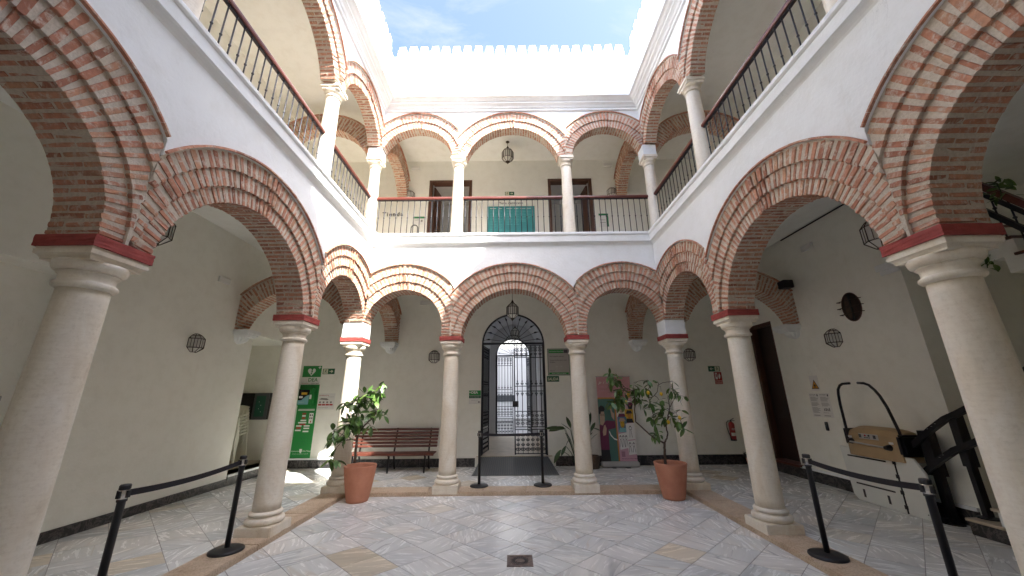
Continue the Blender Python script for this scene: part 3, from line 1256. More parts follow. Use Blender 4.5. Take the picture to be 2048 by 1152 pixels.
def tiled_floor(name, x0, x1, y0, y1, z):
    bm = B()
    bm.faces.new([bm.verts.new((x, y, z - 0.0025)) for x, y in ((x0, y0), (x1, y0), (x1, y1), (x0, y1))])
    fl = obj(name, bm, 'grout', None, recalc=False)
    fl['kind'] = 'structure'
    rr = random.Random(int(x0 * 7 + y0 * 3) + 50)
    cells = []
    for i in range(int(x0 / HX) - 2, int(x1 / HX) + 3):
        for j in range(-40, 40):
            if (i + j) % 2 == 0:
                continue
            cx, cy = i * HX, 4.87 + j * HY
            if cx + HX < x0 or cx - HX > x1 or cy + HY < y0 or cy - HY > y1:
                continue
            poly = [(cx + a, cy + b) for a, b in FULL]
            cp = clip_poly(poly, x0 + 0.002, x1 - 0.002, y0 + 0.002, y1 - 0.002)
            if len(cp) < 3:
                continue
            area = abs(sum(cp[k][0] * cp[(k + 1) % len(cp)][1] - cp[(k + 1) % len(cp)][0] * cp[k][1] for k in range(len(cp)))) / 2
            if area < 0.004:
                continue
            pr = project((max(x0, min(x1, cx)), max(y0, min(y1, cy)), z))
            seen = pr and -120 < pr[0] < 2170 and -100 < pr[1] < 1300
            cells.append((0 if seen else 1, pr[2] if pr else 99, cx, cy, cp, area))
    cells.sort(key=lambda c: (c[0], c[1]))
    rest = B()
    k = 0
    for s, d, cx, cy, cp, area in cells:
        whole = abs(area - 2 * HX * HY) < 0.006
        tz = z + rr.uniform(-0.0006, 0.0006)
        tilt = Matrix.Rotation(rr.uniform(-0.0012, 0.0012), 4, 'X') @ Matrix.Rotation(rr.uniform(-0.0012, 0.0012), 4, 'Y')
        if s == 0 and k < 299:
            me = FULL_ME if whole else tile_mesh([(x - cx, y - cy) for x, y in cp])
            place('marble_tile', me, fl, T(cx, cy, tz) @ tilt)
            k += 1
        else:
            rest.faces.new([rest.verts.new((x, y, z)) for x, y in cp])
    if len(rest.faces):
        o = obj('marble_tiling', rest, 'marble_tile', fl, recalc=False)
        o['kind'] = 'stuff'
    else:
        rest.free()
    return fl


KO = 0.42      # kerb width
tiled_floor('courtyard_floor', XL + 0.012, XR - 0.012, YF + 0.012, YB - 0.004, Z_COURT)
tiled_floor('gallery_floor', XLW, XL - KO + 0.012, YFW, YBW, Z_GAL)
tiled_floor('gallery_floor', XR + KO - 0.012, XRW + 2.6, YFW, YBW, Z_GAL)
tiled_floor('gallery_floor', XL - KO + 0.012, XR + KO - 0.012, YB + KO, YBW, Z_GAL)
tiled_floor('gallery_floor', XL - KO + 0.012, XR + KO - 0.012, YFW, YF - KO, Z_GAL)


def kerbs():
    root = bpy.data.objects.new('kerb', None)
    C.objects.link(root)
    root['kind'] = 'structure'
    rr = random.Random(5)

    def stone(x0, x1, y0, y1):
        bm = B()
        box(bm, x0, x1, y0, y1, Z_COURT - 0.05, Z_KERB)
        bmesh.ops.subdivide_edges(bm, edges=[e for e in bm.edges if e.calc_length() > 0.3], cuts=6, use_grid_fill=True)
        bmesh.ops.bevel(bm, geom=[e for e in bm.edges if e.calc_face_angle(0) > 0.5], offset=0.007, segments=2, affect='EDGES')
        for v in bm.verts:
            q = noise.noise(v.co * 9)
            v.co.z += q * 0.003
            v.co.x += noise.noise(v.co * 7 + Vector((3, 1, 2))) * 0.004
            v.co.y += noise.noise(v.co * 7 + Vector((9, 4, 2))) * 0.004
        c = Vector(((x0 + x1) / 2, (y0 + y1) / 2, 0))
        for v in bm.verts:
            v.co -= c
        obj('kerb_stone', bm, 'kerb_stone', root, T(*c))
    for x0, x1 in ((XL - KO, XL + 0.01), (XR - 0.01, XR + KO)):
        y = YF - KO
        while y < YB - 0.05:
            L = min(rr.uniform(0.8, 1.25), YB - y)
            if YB - (y + L) < 0.35:
                L = YB - y
            stone(x0, x1, y + 0.002, y + L - 0.002)
            y += L
    x = XL - KO
    while x < XR + KO - 0.05:
        L = min(rr.uniform(0.75, 1.15), XR + KO - x)
        if XR + KO - (x + L) < 0.35:
            L = XR + KO - x
        stone(x + 0.002, x + L - 0.002, YB + 0.0, YB + KO)
        x += L


kerbs()


# ------------------------------------------------------------------ drain
def drain():
    t = thing('floor_drain', 'square rusty iron drain cover set in the marble courtyard floor', 'drain', T(0.04, 4.42, Z_COURT))
    bm = B()
    s = 0.135
    box(bm, -s, s, -s, -s + 0.028, -0.01, 0.006)
    box(bm, -s, s, s - 0.028, s, -0.01, 0.006)
    box(bm, -s, -s + 0.028, -s + 0.0285, s - 0.0285, -0.01, 0.006)
    box(bm, s - 0.028, s, -s + 0.0285, s - 0.0285, -0.01, 0.006)
    obj('frame', bm, 'drain_iron', t)
    bm = B()
    bm.faces.new([bm.verts.new((a * 0.107, b * 0.107, 0.0015)) for a, b in ((-1, -1), (1, -1), (1, 1), (-1, 1))])
    obj('plate', bm, 'drain_iron', t, recalc=False)
    bm = B()
    for i in range(24):
        a = 2 * PI * i / 24
        m = RZ(a)
        vs = box(bm, 0.052, 0.088, -0.0055, 0.0055, 0.0018, 0.0032)
        bmesh.ops.transform(bm, matrix=m, verts=vs)
    obj('slot', bm, 'print_black', t)
    bm = B()
    lathe(bm, [(0.045, 0.0018), (0.045, 0.005), (0.04, 0.006)], 24)
    lathe(bm, [(0.092, 0.0018), (0.092, 0.005), (0.1, 0.005), (0.1, 0.0018)], 28, cap=False)
    obj('grate_ring', bm, 'drain_iron', t)


drain()


# ------------------------------------------------------------------ outer walls of the galleries
def grid_wall(frame, u0, u1, z0, z1, holes, depth, mat, name, label, arches=()):
    """a wall face at local Y = 0 with rectangular holes (ua, ub, za, zb) and reveals; arches = holes whose top is a half circle"""
    bm = B()
    us = sorted({u0, u1} | {h[0] for h in holes} | {h[1] for h in holes} | {a[0] for a in arches} | {a[1] for a in arches})
    zs = sorted({z0, z1} | {h[2] for h in holes} | {h[3] for h in holes} | {a[2] for a in arches} | {a[3] for a in arches})
    us2, zs2 = [], []
    for src, dst in ((us, us2), (zs, zs2)):
        for a, b in zip(src, src[1:]):
            k = max(1, int((b - a) / 0.8))
            dst += [a + (b - a) * i / k for i in range(k)]
        dst.append(src[-1])
    allh = list(holes) + list(arches)
    for a, b in zip(us2, us2[1:]):
        for c, d in zip(zs2, zs2[1:]):
            mu, mz = (a + b) / 2, (c + d) / 2
            if any(h[0] < mu < h[1] and h[2] < mz < h[3] for h in allh):
                continue
            bm.faces.new([bm.verts.new(p) for p in ((a, 0, c), (b, 0, c), (b, 0, d), (a, 0, d))])
    for h in holes:
        a, b, c, d = h[:4]
        for q in (((a, 0, c), (a, depth, c), (a, depth, d), (a, 0, d)), ((b, depth, c), (b, 0, c), (b, 0, d), (b, depth, d)),
                  ((a, 0, d), (a, depth, d), (b, depth, d), (b, 0, d)), ((a, depth, c), (a, 0, c), (b, 0, c), (b, depth, c))):
            bm.faces.new([bm.verts.new(p) for p in q])
    for a, b, c, d in arches:
        r = (b - a) / 2
        m = (a + b) / 2
        sp = d - r
        n = 28
        pts = [(m - r * math.cos(PI * i / n), sp + r * math.sin(PI * i / n)) for i in range(n + 1)]
        for (x0_, z0_), (x1_, z1_) in zip(pts, pts[1:]):
            bm.faces.new([bm.verts.new(p) for p in ((x0_, 0, z0_), (x1_, 0, z1_), (x1_, 0, d), (x0_, 0, d))]) if abs(x1_ - x0_) > 1e-5 else None
            bm.faces.new([bm.verts.new(p) for p in ((x0_, 0, z0_), (x0_, depth, z0_), (x1_, depth, z1_), (x1_, 0, z1_))])
        for x_ in (a, b):
            bm.faces.new([bm.verts.new(p) for p in ((x_, 0, c), (x_, depth, c), (x_, depth, sp), (x_, 0, sp))])
    bmesh.ops.remove_doubles(bm, verts=bm.verts, dist=0.0003)
    o = obj(name, bm, mat, None, frame)
    tag(o, label, 'wall', kind='thing')
    return o


DOOR = (-0.81, 0.81, 0.25, 3.71)
grid_wall(FB, -8.2, XRW, 0.0, Z_CEIL, [], 0.22, 'gallery_plaster', 'gallery_wall', 'cream plastered back wall of the lower gallery with the arched gate opening', [DOOR])
U_D1, U_D2 = (-2.42, -1.16, Z_UP - 0.02, 7.76), (1.07, 2.36, Z_UP - 0.02, 7.78)
grid_wall(FB, XLW, XRW, Z_UP - 0.05, Z_UCEIL, [U_D1, U_D2], 0.18, 'upper_plaster', 'gallery_wall', 'cream plastered back wall of the upper gallery with two doorways')
NICHE = (7.62, YBW, 0.22, 2.92)
grid_wall(FL, YFW, YBW, 0.0, Z_CEIL, [NICHE, (2.2, 4.45, 0.22, 3.15)], 0.35, 'gallery_plaster', 'gallery_wall', 'cream plastered left wall of the lower gallery with a deep recess at its back end')
RDOOR = (-8.62, -7.83, 0.27, 3.16)
grid_wall(FR, -YBW, -4.98, 0.0, Z_CEIL, [RDOOR], 0.3, 'gallery_plaster', 'gallery_wall', 'cream plastered right wall of the lower gallery behind the stair lift')
grid_wall(FL, YFW, YBW, Z_UP - 0.05, Z_UCEIL, [], 0.1, 'upper_plaster', 'gallery_wall', 'cream plastered left wall of the upper gallery')
grid_wall(FR, -YBW, -YFW, Z_UP - 0.05, Z_UCEIL, [], 0.1, 'upper_plaster', 'gallery_wall', 'cream plastered right wall of the upper gallery')
grid_wall(T(0, YFW, 0) @ RZ(PI), -XRW - 2.6, -XLW, 0.0, Z_CEIL, [], 0.1, 'gallery_plaster', 'gallery_wall', 'cream plastered front wall behind the camera, ground floor')
grid_wall(T(0, YFW, 0) @ RZ(PI), -XRW, -XLW, Z_UP - 0.05, Z_UCEIL, [], 0.1, 'upper_plaster', 'gallery_wall', 'cream plastered front wall behind the camera, upper floor')
# recess at the left, with its raised floor, and the shallow near recess
bm = B()
box(bm, -8.2, XLW - 0.001, 7.62, YBW - 0.002, 0.0, 0.22)
o = obj('recess_floor', bm, 'stone_sill'); o['kind'] = 'structure'
bm = B()
box(bm, -8.2, XLW - 0.35, 7.30, 7.619, 0.0, 3.2)
box(bm, -8.4, -8.2, 7.3, YBW + 0.1, 0.0, 3.2)
box(bm, -8.2, XLW - 0.352, 7.62, YBW + 0.1, 2.921, 3.2)
tag(obj('recess_wall', bm, 'gallery_plaster'), 'cream side walls and soffit closing the recess behind the stacked chairs', 'wall', kind='thing')
bm = B()
box(bm, XLW - 0.5, XLW - 0.349, 2.0, 4.7, 0.0, 3.4)
tag(obj('recess_wall', bm, 'gallery_plaster'), 'cream wall at the back of the shallow recess at the left photo edge', 'wall', kind='thing')


# skirting of black marble slabs
def skirting(frame, u0, u1, label, z0=0.03, z1=0.25, t=0.022, L=0.62):
    s = thing('skirting', label, 'skirting', frame, 'black marble skirtings along the gallery walls')
    n = max(1, int(round((u1 - u0) / L)))
    for i in range(n):
        a, b = u0 + (u1 - u0) * i / n, u0 + (u1 - u0) * (i + 1) / n
        bm = bbox(a + 0.0012, b - 0.0012, -t, -0.001, z0, z1 + random.uniform(-0.002, 0.002), 0.002)
        obj('marble_slab', bm, 'black_marble', s)


skirting(FB, XLW + 0.03, -0.93, 'black marble skirting along the back wall behind the bench', 0.03, 0.22)
skirting(FB, 0.98, XRW - 0.03, 'black marble skirting along the back wall behind the banner and plants')
skirting(FL, -2.0, 7.61, 'black marble skirting along the long left gallery wall', 0.03, 0.16)
skirting(FL, 7.625, YBW - 0.03, 'black marble skirting under the raised recess of stacked chairs', 0.03, 0.185)
skirting(FR, -YBW + 0.03, -5.0, 'black marble skirting along the right gallery wall below the stair lift', 0.03, 0.22)
bm = B()
box(bm, XLW + 0.0, -4.30, YBW - 0.05, YBW - 0.001, 0.222, 0.252)
tag(obj('wall_ledge', bm, 'white_plaster'), 'low white ledge on the wall under the green defibrillator panel', 'ledge')
bm = B()
box(bm, XRW - 0.030, XRW - 0.001, 5.0, 9.3, 0.222, 0.262)
tag(obj('wall_ledge', bm, 'white_plaster'), 'white band above the black skirting on the right gallery wall', 'ledge')
bm = B()
box(bm, XLW - 0.0, XLW + 0.028, 7.625, YBW - 0.06, 0.187, 0.222)
tag(obj('wall_ledge', bm, 'white_plaster'), 'white edge of the raised recess floor under the stacked chairs', 'ledge')


# ------------------------------------------------------------------ ceilings, slabs, roof
def slab(name, z0, z1, mat, o=0.4, out=0.6):
    bm = B()
    box(bm, XLW - out - 2.4, XL - 0.401, YFW - 0.5, YBW + 0.5, z0, z1)
    box(bm, XR + 0.401, XRW + out + 2.6, YFW - 0.5, YBW + 0.5, z0, z1)
    box(bm, XL - 0.4005, XR + 0.4005, YB + 0.401, YBW + 0.5, z0, z1)
    box(bm, XL - 0.4005, XR + 0.4005, YFW - 0.5, YF - 0.401, z0, z1)
    ob = obj(name, bm, mat)
    ob['kind'] = 'structure'
    return ob


slab('gallery_ceiling', Z_CEIL, Z_CEIL + 0.08, 'ceiling_plaster')
slab('upper_gallery_floor', Z_CEIL + 0.081, Z_UP, 'stone_sill')
slab('upper_gallery_ceiling', Z_UCEIL, Z_UCEIL + 0.3, 'ceiling_plaster')
bm = B()
box(bm, XLW - 3.0, XLW - 2.99, YFW - 0.5, YBW + 0.5, -0.5, 9)
box(bm, XRW + 3.1, XRW + 3.11, YFW - 0.5, YBW + 0.5, -0.5, 9)
box(bm, XLW - 3.0, XRW + 3.1, YFW - 0.51, YFW - 0.5, -0.5, 9)
box(bm, -8.5, -3.6, YBW + 0.6, YBW + 0.61, -0.5, 9)
box(bm, 3.7, XRW + 3.1, YBW + 0.6, YBW + 0.61, -0.5, 9)
tag(obj('outer_wall', bm, 'white_plaster'), 'outer shell walls of the building behind the galleries', 'wall', kind='thing')


# ------------------------------------------------------------------ swept mouldings round the court
def sweep(name, prof, mat, label=None, jitter=0.0, front=True):
    bm = B()
    secs = []
    path = [lambda o: (XL + o, YF + o), lambda o: (XL + o, YB - o), lambda o: (XR - o, YB - o), lambda o: (XR - o, YF + o)]
    if front:
        path.append(path[0])
    nseg = 26
    for k in range(len(path) - 1):
        for i in range(nseg + (1 if k == len(path) - 2 else 0)):
            f = i / nseg
            sec = []
            for o, z in prof:
                a, b = path[k](o), path[k + 1](o)
                j = jitter * noise.noise(Vector((a[0] + (b[0] - a[0]) * f, a[1] + (b[1] - a[1]) * f, z)) * 2.3)
                sec.append(bm.verts.new((a[0] + (b[0] - a[0]) * f, a[1] + (b[1] - a[1]) * f, z + j)))
            secs.append(sec)
    for a, b in zip(secs, secs[1:]):
        for i in range(len(prof) - 1):
            bm.faces.new((a[i], b[i], b[i + 1], a[i + 1]))
    o = obj(name, bm, mat)
    if label:
        tag(o, label, 'moulding', kind='thing')
    return o


sweep('balcony_ledge', [(0.044, 4.60), (0.055, 4.625), (0.075, 4.65), (0.092, 4.665), (0.118, 4.672), (0.120, 4.80), (0.132, 4.808), (0.145, 4.825),
                        (0.145, 4.862), (0.138, 4.876), (-0.10, 4.882), (-0.45, 4.884)], 'white_plaster',
      'white moulded ledge of the balcony running round the courtyard', 0.004)
sweep('cornice', [(-0.08, 8.12), (-0.03, 8.125), (-0.03, 8.17), (0.0, 8.18), (0.02, 8.21), (0.06, 8.235), (0.08, 8.24), (0.08, 8.27), (0.12, 8.285), (0.155, 8.315),
                  (0.185, 8.325), (0.205, 8.33), (0.205, 8.385), (0.19, 8.392), (-0.10, 8.43)], 'white_plaster',
      'lower white cornice running round the court above the upper arches', 0.010)
sweep('cornice', [(-0.105, 9.50), (-0.06, 9.515), (-0.06, 9.56), (-0.03, 9.575), (-0.02, 9.61), (0.015, 9.625), (0.025, 9.65), (0.025, 9.72), (0.0, 9.735), (-0.3, 9.75)], 'white_plaster',
      'upper white cornice running round the court below the stepped merlons', 0.012)


# frieze with sunk panels
def panel_outline(x0, x1, z0, z1, c):
    pts = []
    for cx, cz, a0 in ((x0, z0, PI / 2), (x1, z0, PI), (x1, z1, 1.5 * PI), (x0, z1, 0)):
        arc = [(cx + c * math.cos(a0 - PI / 2 * i / 8), cz + c * math.sin(a0 - PI / 2 * i / 8)) for i in range(9)]
        pts.append(arc)
    out = []
    for arc in pts:
        out += arc
    return out


def frieze(frame, u0, u1, panels, label):
    Y0, z0, z1 = 0.10, 8.40, 9.53
    bm = B()
    edges = []

    def loop(pts, y):
        vs = [bm.verts.new((x, y, z)) for x, z in pts]
        es = [bm.edges.new((vs[i], vs[(i + 1) % len(vs)])) for i in range(len(vs))]
        return vs, es
    _, es = loop([(u0, z0), (u1, z0), (u1, z1), (u0, z1)], Y0)
    edges += es
    loops = []
    for p in panels:
        pts = panel_outline(*p)
        vs, es = loop(pts, Y0)
        edges += es
        loops.append((vs, pts))
    bmesh.ops.triangle_fill(bm, edges=edges, use_beauty=True, use_dissolve=False)
    for vs, pts in loops:
        cx = sum(p[0] for p in pts) / len(pts)
        cz = sum(p[1] for p in pts) / len(pts)
        inner = [bm.verts.new((x, Y0 + 0.075, z)) for x, z in pts]
        n = len(vs)
        for i in range(n):
            bm.faces.new((vs[i], vs[(i + 1) % n], inner[(i + 1) % n], inner[i]))
        bm.faces.new(inner)
    tag(obj('parapet_frieze', bm, 'white_plaster', None, frame), label, 'parapet', kind='thing')


frieze(AB, XL - 0.1, XR + 0.1, [(-2.70, -1.43, 8.72, 9.31, 0.13), (-1.12, 1.09, 8.72, 9.31, 0.13), (1.39, 2.68, 8.72, 9.31, 0.13)],
       'white parapet wall at the back with three sunk panels below the merlons')
frieze(AL, YF - 0.1, YB + 0.1, [(0.9, 2.4, 8.72, 9.31, 0.13), (2.75, 4.85, 8.72, 9.31, 0.13), (5.2, 6.7, 8.72, 9.31, 0.13)], 'white parapet wall on the left with sunk panels')
frieze(AR, -YB - 0.1, -YF + 0.1, [(-6.7, -5.2, 8.72, 9.31, 0.13), (-4.85, -2.75, 8.72, 9.31, 0.13), (-2.4, -0.9, 8.72, 9.31, 0.13)], 'white parapet wall on the right with sunk panels')
frieze(AF, -XR - 0.1, -XL + 0.1, [(-1.1, 1.1, 8.72, 9.31, 0.13)], 'white parapet wall behind the camera')
bm = B()
box(bm, XL - 0.6, XL - 0.15, YF - 0.6, YB + 0.6, 8.73, 9.74)
box(bm, XR + 0.15, XR + 0.6, YF - 0.6, YB + 0.6, 8.73, 9.74)
box(bm, XL - 0.149, XR + 0.149, YB + 0.15, YB + 0.6, 8.73, 9.74)
box(bm, XL - 0.149, XR + 0.149, YF - 0.6, YF - 0.15, 8.73, 9.74)
tag(obj('parapet_core', bm, 'white_plaster'), 'solid back of the parapet wall on the roof edge', 'parapet', kind='thing')


def merlons():
    meshes = []
    for k in range(5):
        rr = random.Random(k)
        bm = B()
        w0, w1, w2 = 0.118, 0.104, 0.080
        pr = [(w0, -0.02), (w0, 0.10), (w1, 0.125), (w1 * 0.98, 0.20), (w2, 0.225), (w2 * 0.97, 0.325)]
        pts = [(w, z) for w, z in pr] + [(-w, z) for w, z in reversed(pr)]
        prism(bm, pts, -0.10, 0.10)
        bmesh.ops.triangulate(bm, faces=[f for f in bm.faces if len(f.verts) > 4])
        for v in bm.verts:
            v.co += Vector((rr.uniform(-.008, .008), rr.uniform(-.008, .008), rr.uniform(-.008, .008)))
        finish(bm)
        meshes.append(mesh_from(bm, 'merlon', 'white_plaster'))
    rr = random.Random(2)
    for fr, u0, u1, nm in ((AB, XL + 0.10, XR - 0.10, 'back'), (AL, YF + 0.1, YB - 0.16, 'left'), (AR, -YB + 0.16, -YF - 0.1, 'right'), (AF, -XR + 0.1, -XL - 0.1, 'front')):
        n = int(round((u1 - u0 - 0.02) / 0.272))
        root = thing('merlon_row', 'row of small stepped white merlons along the %s edge of the roof' % nm if nm != 'front' else 'row of small white merlons behind the camera', 'battlement', fr @ T(0, 0.09, 9.75), 'rows of white merlons round the courtyard')
        for i in range(n):
            u = u0 + 0.125 + (u1 - u0 - 0.25) * i / (n - 1)
            place('merlon', meshes[rr.randrange(5)], root, T(u, 0, 0) @ Matrix.Diagonal((1, 1, rr.uniform(0.97, 1.03), 1)))


merlons()


# ------------------------------------------------------------------ passage and street behind the gate
def passage():
    x0, x1, ya, yb, zf = -0.86, 0.86, YBW + 0.22, 13.9, 0.25
    bm = B()
    for q in (((x0, ya, zf), (x0, yb, zf), (x0, yb, 3.4), (x0, ya, 3.4)), ((x1, yb, zf), (x1, ya, zf), (x1, ya, 3.4), (x1, yb, 3.4))):
        bm.faces.new([bm.verts.new(p) for p in q])
    n = 16
    pts = [(x1 * math.cos(PI * i / n), 3.4 + 0.86 * math.sin(PI * i / n)) for i in range(n + 1)]
    for (a, za), (b, zb) in zip(pts, pts[1:]):
        bm.faces.new([bm.verts.new(p) for p in ((a, ya, za), (b, ya, zb), (b, yb, zb), (a, yb, za))])
    tag(obj('passage_wall', bm, 'passage_plaster'), 'grey walls and vault of the entrance passage behind the gate', 'wall', kind='thing')
    grid_wall(T(0, yb, 0), x0 - 0.1, x1 + 0.1, zf, 4.4, [], 0.3, 'passage_plaster', 'passage_wall', 'arched street doorway at the far end of the entrance passage', [(-0.66, 0.66, zf, 3.75)])
    bm = B()
    box(bm, -1.0, 1.0, YBW + 0.001, yb + 0.6, 0.0, zf)
    o = obj('passage_floor', bm, 'stone_sill'); o['kind'] = 'structure'
    bm = B()
    bm.faces.new([bm.verts.new(p) for p in ((-40, yb + 0.59, 0.1), (40, yb + 0.59, 0.1), (40, 60, 0.1), (-40, 60, 0.1))])
    o = obj('street', bm, 'street_floor', recalc=False); o['kind'] = 'structure'
    bm = B()  # unseen tall wall, added to keep sky light out of the street
    box(bm, -14, -0.97, yb + 0.31, yb + 0.6, 0.1, 9.6)
    box(bm, 0.97, 14, yb + 0.31, yb + 0.6, 0.1, 9.6)
    box(bm, -0.969, 0.969, yb + 0.31, yb + 0.6, 4.2, 9.6)
    tag(obj('street_shade_wall', bm, 'street_white'), 'unseen street wall added beyond the entrance passage to shade the street', 'wall', kind='thing')
    t = thing('street_house', 'white house across the street, seen through the gate', 'house')
    bm = B()
    box(bm, -12, 12, 18.6, 19.2, 0.1, 9.5)
    obj('wall', bm, 'street_white', t)
    bm = B()
    box(bm, -0.9, 0.05, 18.56, 18.599, 1.35, 1.65)
    obj('window', bm, 'street_dark', t)
    bm = B()
    box(bm, -12, 12, 18.5, 18.6, 0.1, 0.6)
    obj('base_band', bm, 'silver', t)


passage()


# ------------------------------------------------------------------ wrought iron gate
def scroll(bm, x, z, r, y, t=0.006):
    tube(bm, [(x + r * math.cos(a), y, z + r * math.sin(a)) for a in [2 * PI * i / 10 for i in range(11)]], t, 4, False)


def leaf_of_gate(parent, w, z0, z1, mtx, nb=6):
    """one gate leaf: local x from 0 to w"""
    lf = place('gate_leaf', None, parent, mtx) if False else bpy.data.objects.new('gate_leaf', None)
    bm = B()
    for x in (0.014, w - 0.014):
        box(bm, x - 0.014, x + 0.014, -0.014, 0.014, z0, z1)
    hs = [z0 + 0.02, z0 + 0.56, z0 + 0.62, z0 + 0.98, z0 + 1.46, z0 + 1.58, z1 - 0.02, z1 - 0.33]
    for z in hs:
        box(bm, 0.0285, w - 0.0285, -0.008, 0.008, z - 0.009, z + 0.009)
    me = mesh_from(finish(bm), 'gate_leaf', 'iron')
    lf = bpy.data.objects.new('gate_leaf', me)
    C.objects.link(lf)
    lf.parent = parent
    lf.matrix_basis = mtx
    bars = None
    for i in range(nb):
        x = 0.028 + (w - 0.056) * (i + 0.5) / nb
        if bars is None:
            b = B()
            tube(b, [(0, 0, z0 + 0.62), (0, 0, z1 - 0.02)], 0.0105, 6)
            bars = mesh_from(finish(b), 'bar', 'iron')
        place('bar', bars, lf, T(x, 0, 0))
    bm = B()
    for i in range(nb):
        x = 0.028 + (w - 0.056) * (i + 0.5) / nb
        p = (w - 0.056) / nb
        for z, r in ((z1 - 0.08, 0.032), (z1 - 0.15, 0.030), (z1 - 0.24, 0.026), (z0 + 0.70, 0.032), (z0 + 0.78, 0.036), (z0 + 0.88, 0.03),
                     (z0 + 1.40, 0.024), (z0 + 1.64, 0.024)):
            for sx in (-1, 1):
                scroll(bm, x + sx * r * 0.62, z, r * 0.62, 0, 0.0085)
        for z in (z0 + 1.36, z0 + 1.70, z1 - 0.29, z0 + 0.95):
            lathe(bm, [(0.002, z - 0.035), (0.014, z - 0.015), (0.017, z), (0.012, z + 0.018), (0.002, z + 0.04)], 6, x, 0)
        for z, r in ((z0 + 0.12, 0.042), (z0 + 0.22, 0.030), (z0 + 0.33, 0.03), (z0 + 0.44, 0.045)):
            for sx in (-1, 1):
                scroll(bm, x + sx * r * 0.6, z, r * 0.6, 0, 0.009)
        tube(bm, [(x, 0, z0 + 0.03), (x, 0, z0 + 0.56)], 0.006, 5)
    o = obj('scrollwork', bm, 'iron', lf)
    o['kind'] = 'stuff'
    return lf


def gate():
    t = thing('iron_gate', 'tall black wrought iron gate with arched fan top and its left leaf open', 'gate', FB)
    Y = 0.07
    zt, z0 = 2.93, 0.262
    bm = B()
    n = 28
    r = 0.795
    pts = [(-r, Y, z0)] + [(-r * math.cos(PI * i / n), Y, zt - 0.03 + r * math.sin(PI * i / n)) for i in range(n + 1)] + [(r, Y, z0)]
    for a, b in zip(pts, pts[1:]):
        if (Vector(a) - Vector(b)).length > 1e-4:
            bar(bm, a, b, 0.05, 0.03, (0, 1, 0)) if abs(a[0] - b[0]) > 1e-4 or True else None
    box(bm, -r + 0.016, r - 0.016, Y - 0.02, Y + 0.02, zt - 0.028, zt + 0.022)
    obj('gate_frame', bm, 'iron', t)
    fan = B()
    scr = [(0.20 * math.cos(PI * i / 12), Y, zt + 0.024 + 0.20 * math.sin(PI * i / 12)) for i in range(13)]
    tube(fan, scr, 0.009, 5)
    obj('fan_hub', fan, 'iron', t)
    for i in range(11):
        a = PI * (i + 0.5) / 11
        c, s = math.cos(a), math.sin(a)
        b = B()
        tube(b, [(0.03 * c, Y, zt + 0.03 + 0.03 * s), (0.60 * c, Y, zt + 0.02 + 0.60 * s)], 0.0065, 5)
        tube(b, [(0.60 * c, Y, zt + 0.02 + 0.60 * s), (0.62 * c, Y, zt + 0.02 + 0.62 * s), (0.64 * c, Y, zt + 0.02 + 0.64 * s), (0.735 * c, Y, zt - 0.01 + 0.735 * s)], [0.007, 0.022, 0.024, 0.003], 5)
        tube(b, [(0.735 * c, Y, zt - 0.01 + 0.735 * s), (0.785 * c, Y, zt - 0.03 + 0.785 * s)], 0.005, 4)
        obj('spear', b, 'iron', t)
    leaf_of_gate(t, 0.765, z0 + 0.015, zt - 0.032, T(0.012, Y, 0), 6)
    leaf_of_gate(t, 0.765, z0 + 0.015, zt - 0.032, T(-0.775, Y + 0.03, 0) @ RZ(R(82)), 6)
    b = B()
    box(b, -0.02, 0.12, Y - 0.03, Y + 0.03, 1.36, 1.50)
    obj('lock_box', b, 'iron', t)
    # inner gate at the street end
    t2 = thing('iron_gate', 'smaller inner iron gate at the street end of the passage', 'gate', T(0, 13.96, 0))
    bm = B()
    r = 0.64
    pts = [(-r, 0, z0)] + [(-r * math.cos(PI * i / 20), 0, 3.09 + r * math.sin(PI * i / 20)) for i in range(21)] + [(r, 0, z0)]
    for a, b in zip(pts, pts[1:]):
        if (Vector(a) - Vector(b)).length > 1e-4:
            bar(bm, a, b, 0.05, 0.03, (0, 1, 0))
    box(bm, -r + 0.016, r - 0.016, -0.02, 0.02, 3.06, 3.11)
    obj('gate_frame', bm, 'iron', t2)
    for i in range(9):
        a = PI * (i + 0.5) / 9
        c, s = math.cos(a), math.sin(a)
        b = B()
        tube(b, [(0.05 * c, 0, 3.12 + 0.05 * s), (0.50 * c, 0, 3.10 + 0.50 * s), (0.52 * c, 0, 3.10 + 0.52 * s), (0.60 * c, 0, 3.10 + 0.60 * s)], [0.007, 0.007, 0.02, 0.003], 5)
        obj('spear', b, 'iron', t2)
    leaf_of_gate(t2, 0.61, z0 + 0.01, 3.05, T(-0.62, 0, 0), 5)
    leaf_of_gate(t2, 0.61, z0 + 0.01, 3.05, T(0.63, 0.03, 0) @ RZ(R(100)), 5)


gate()


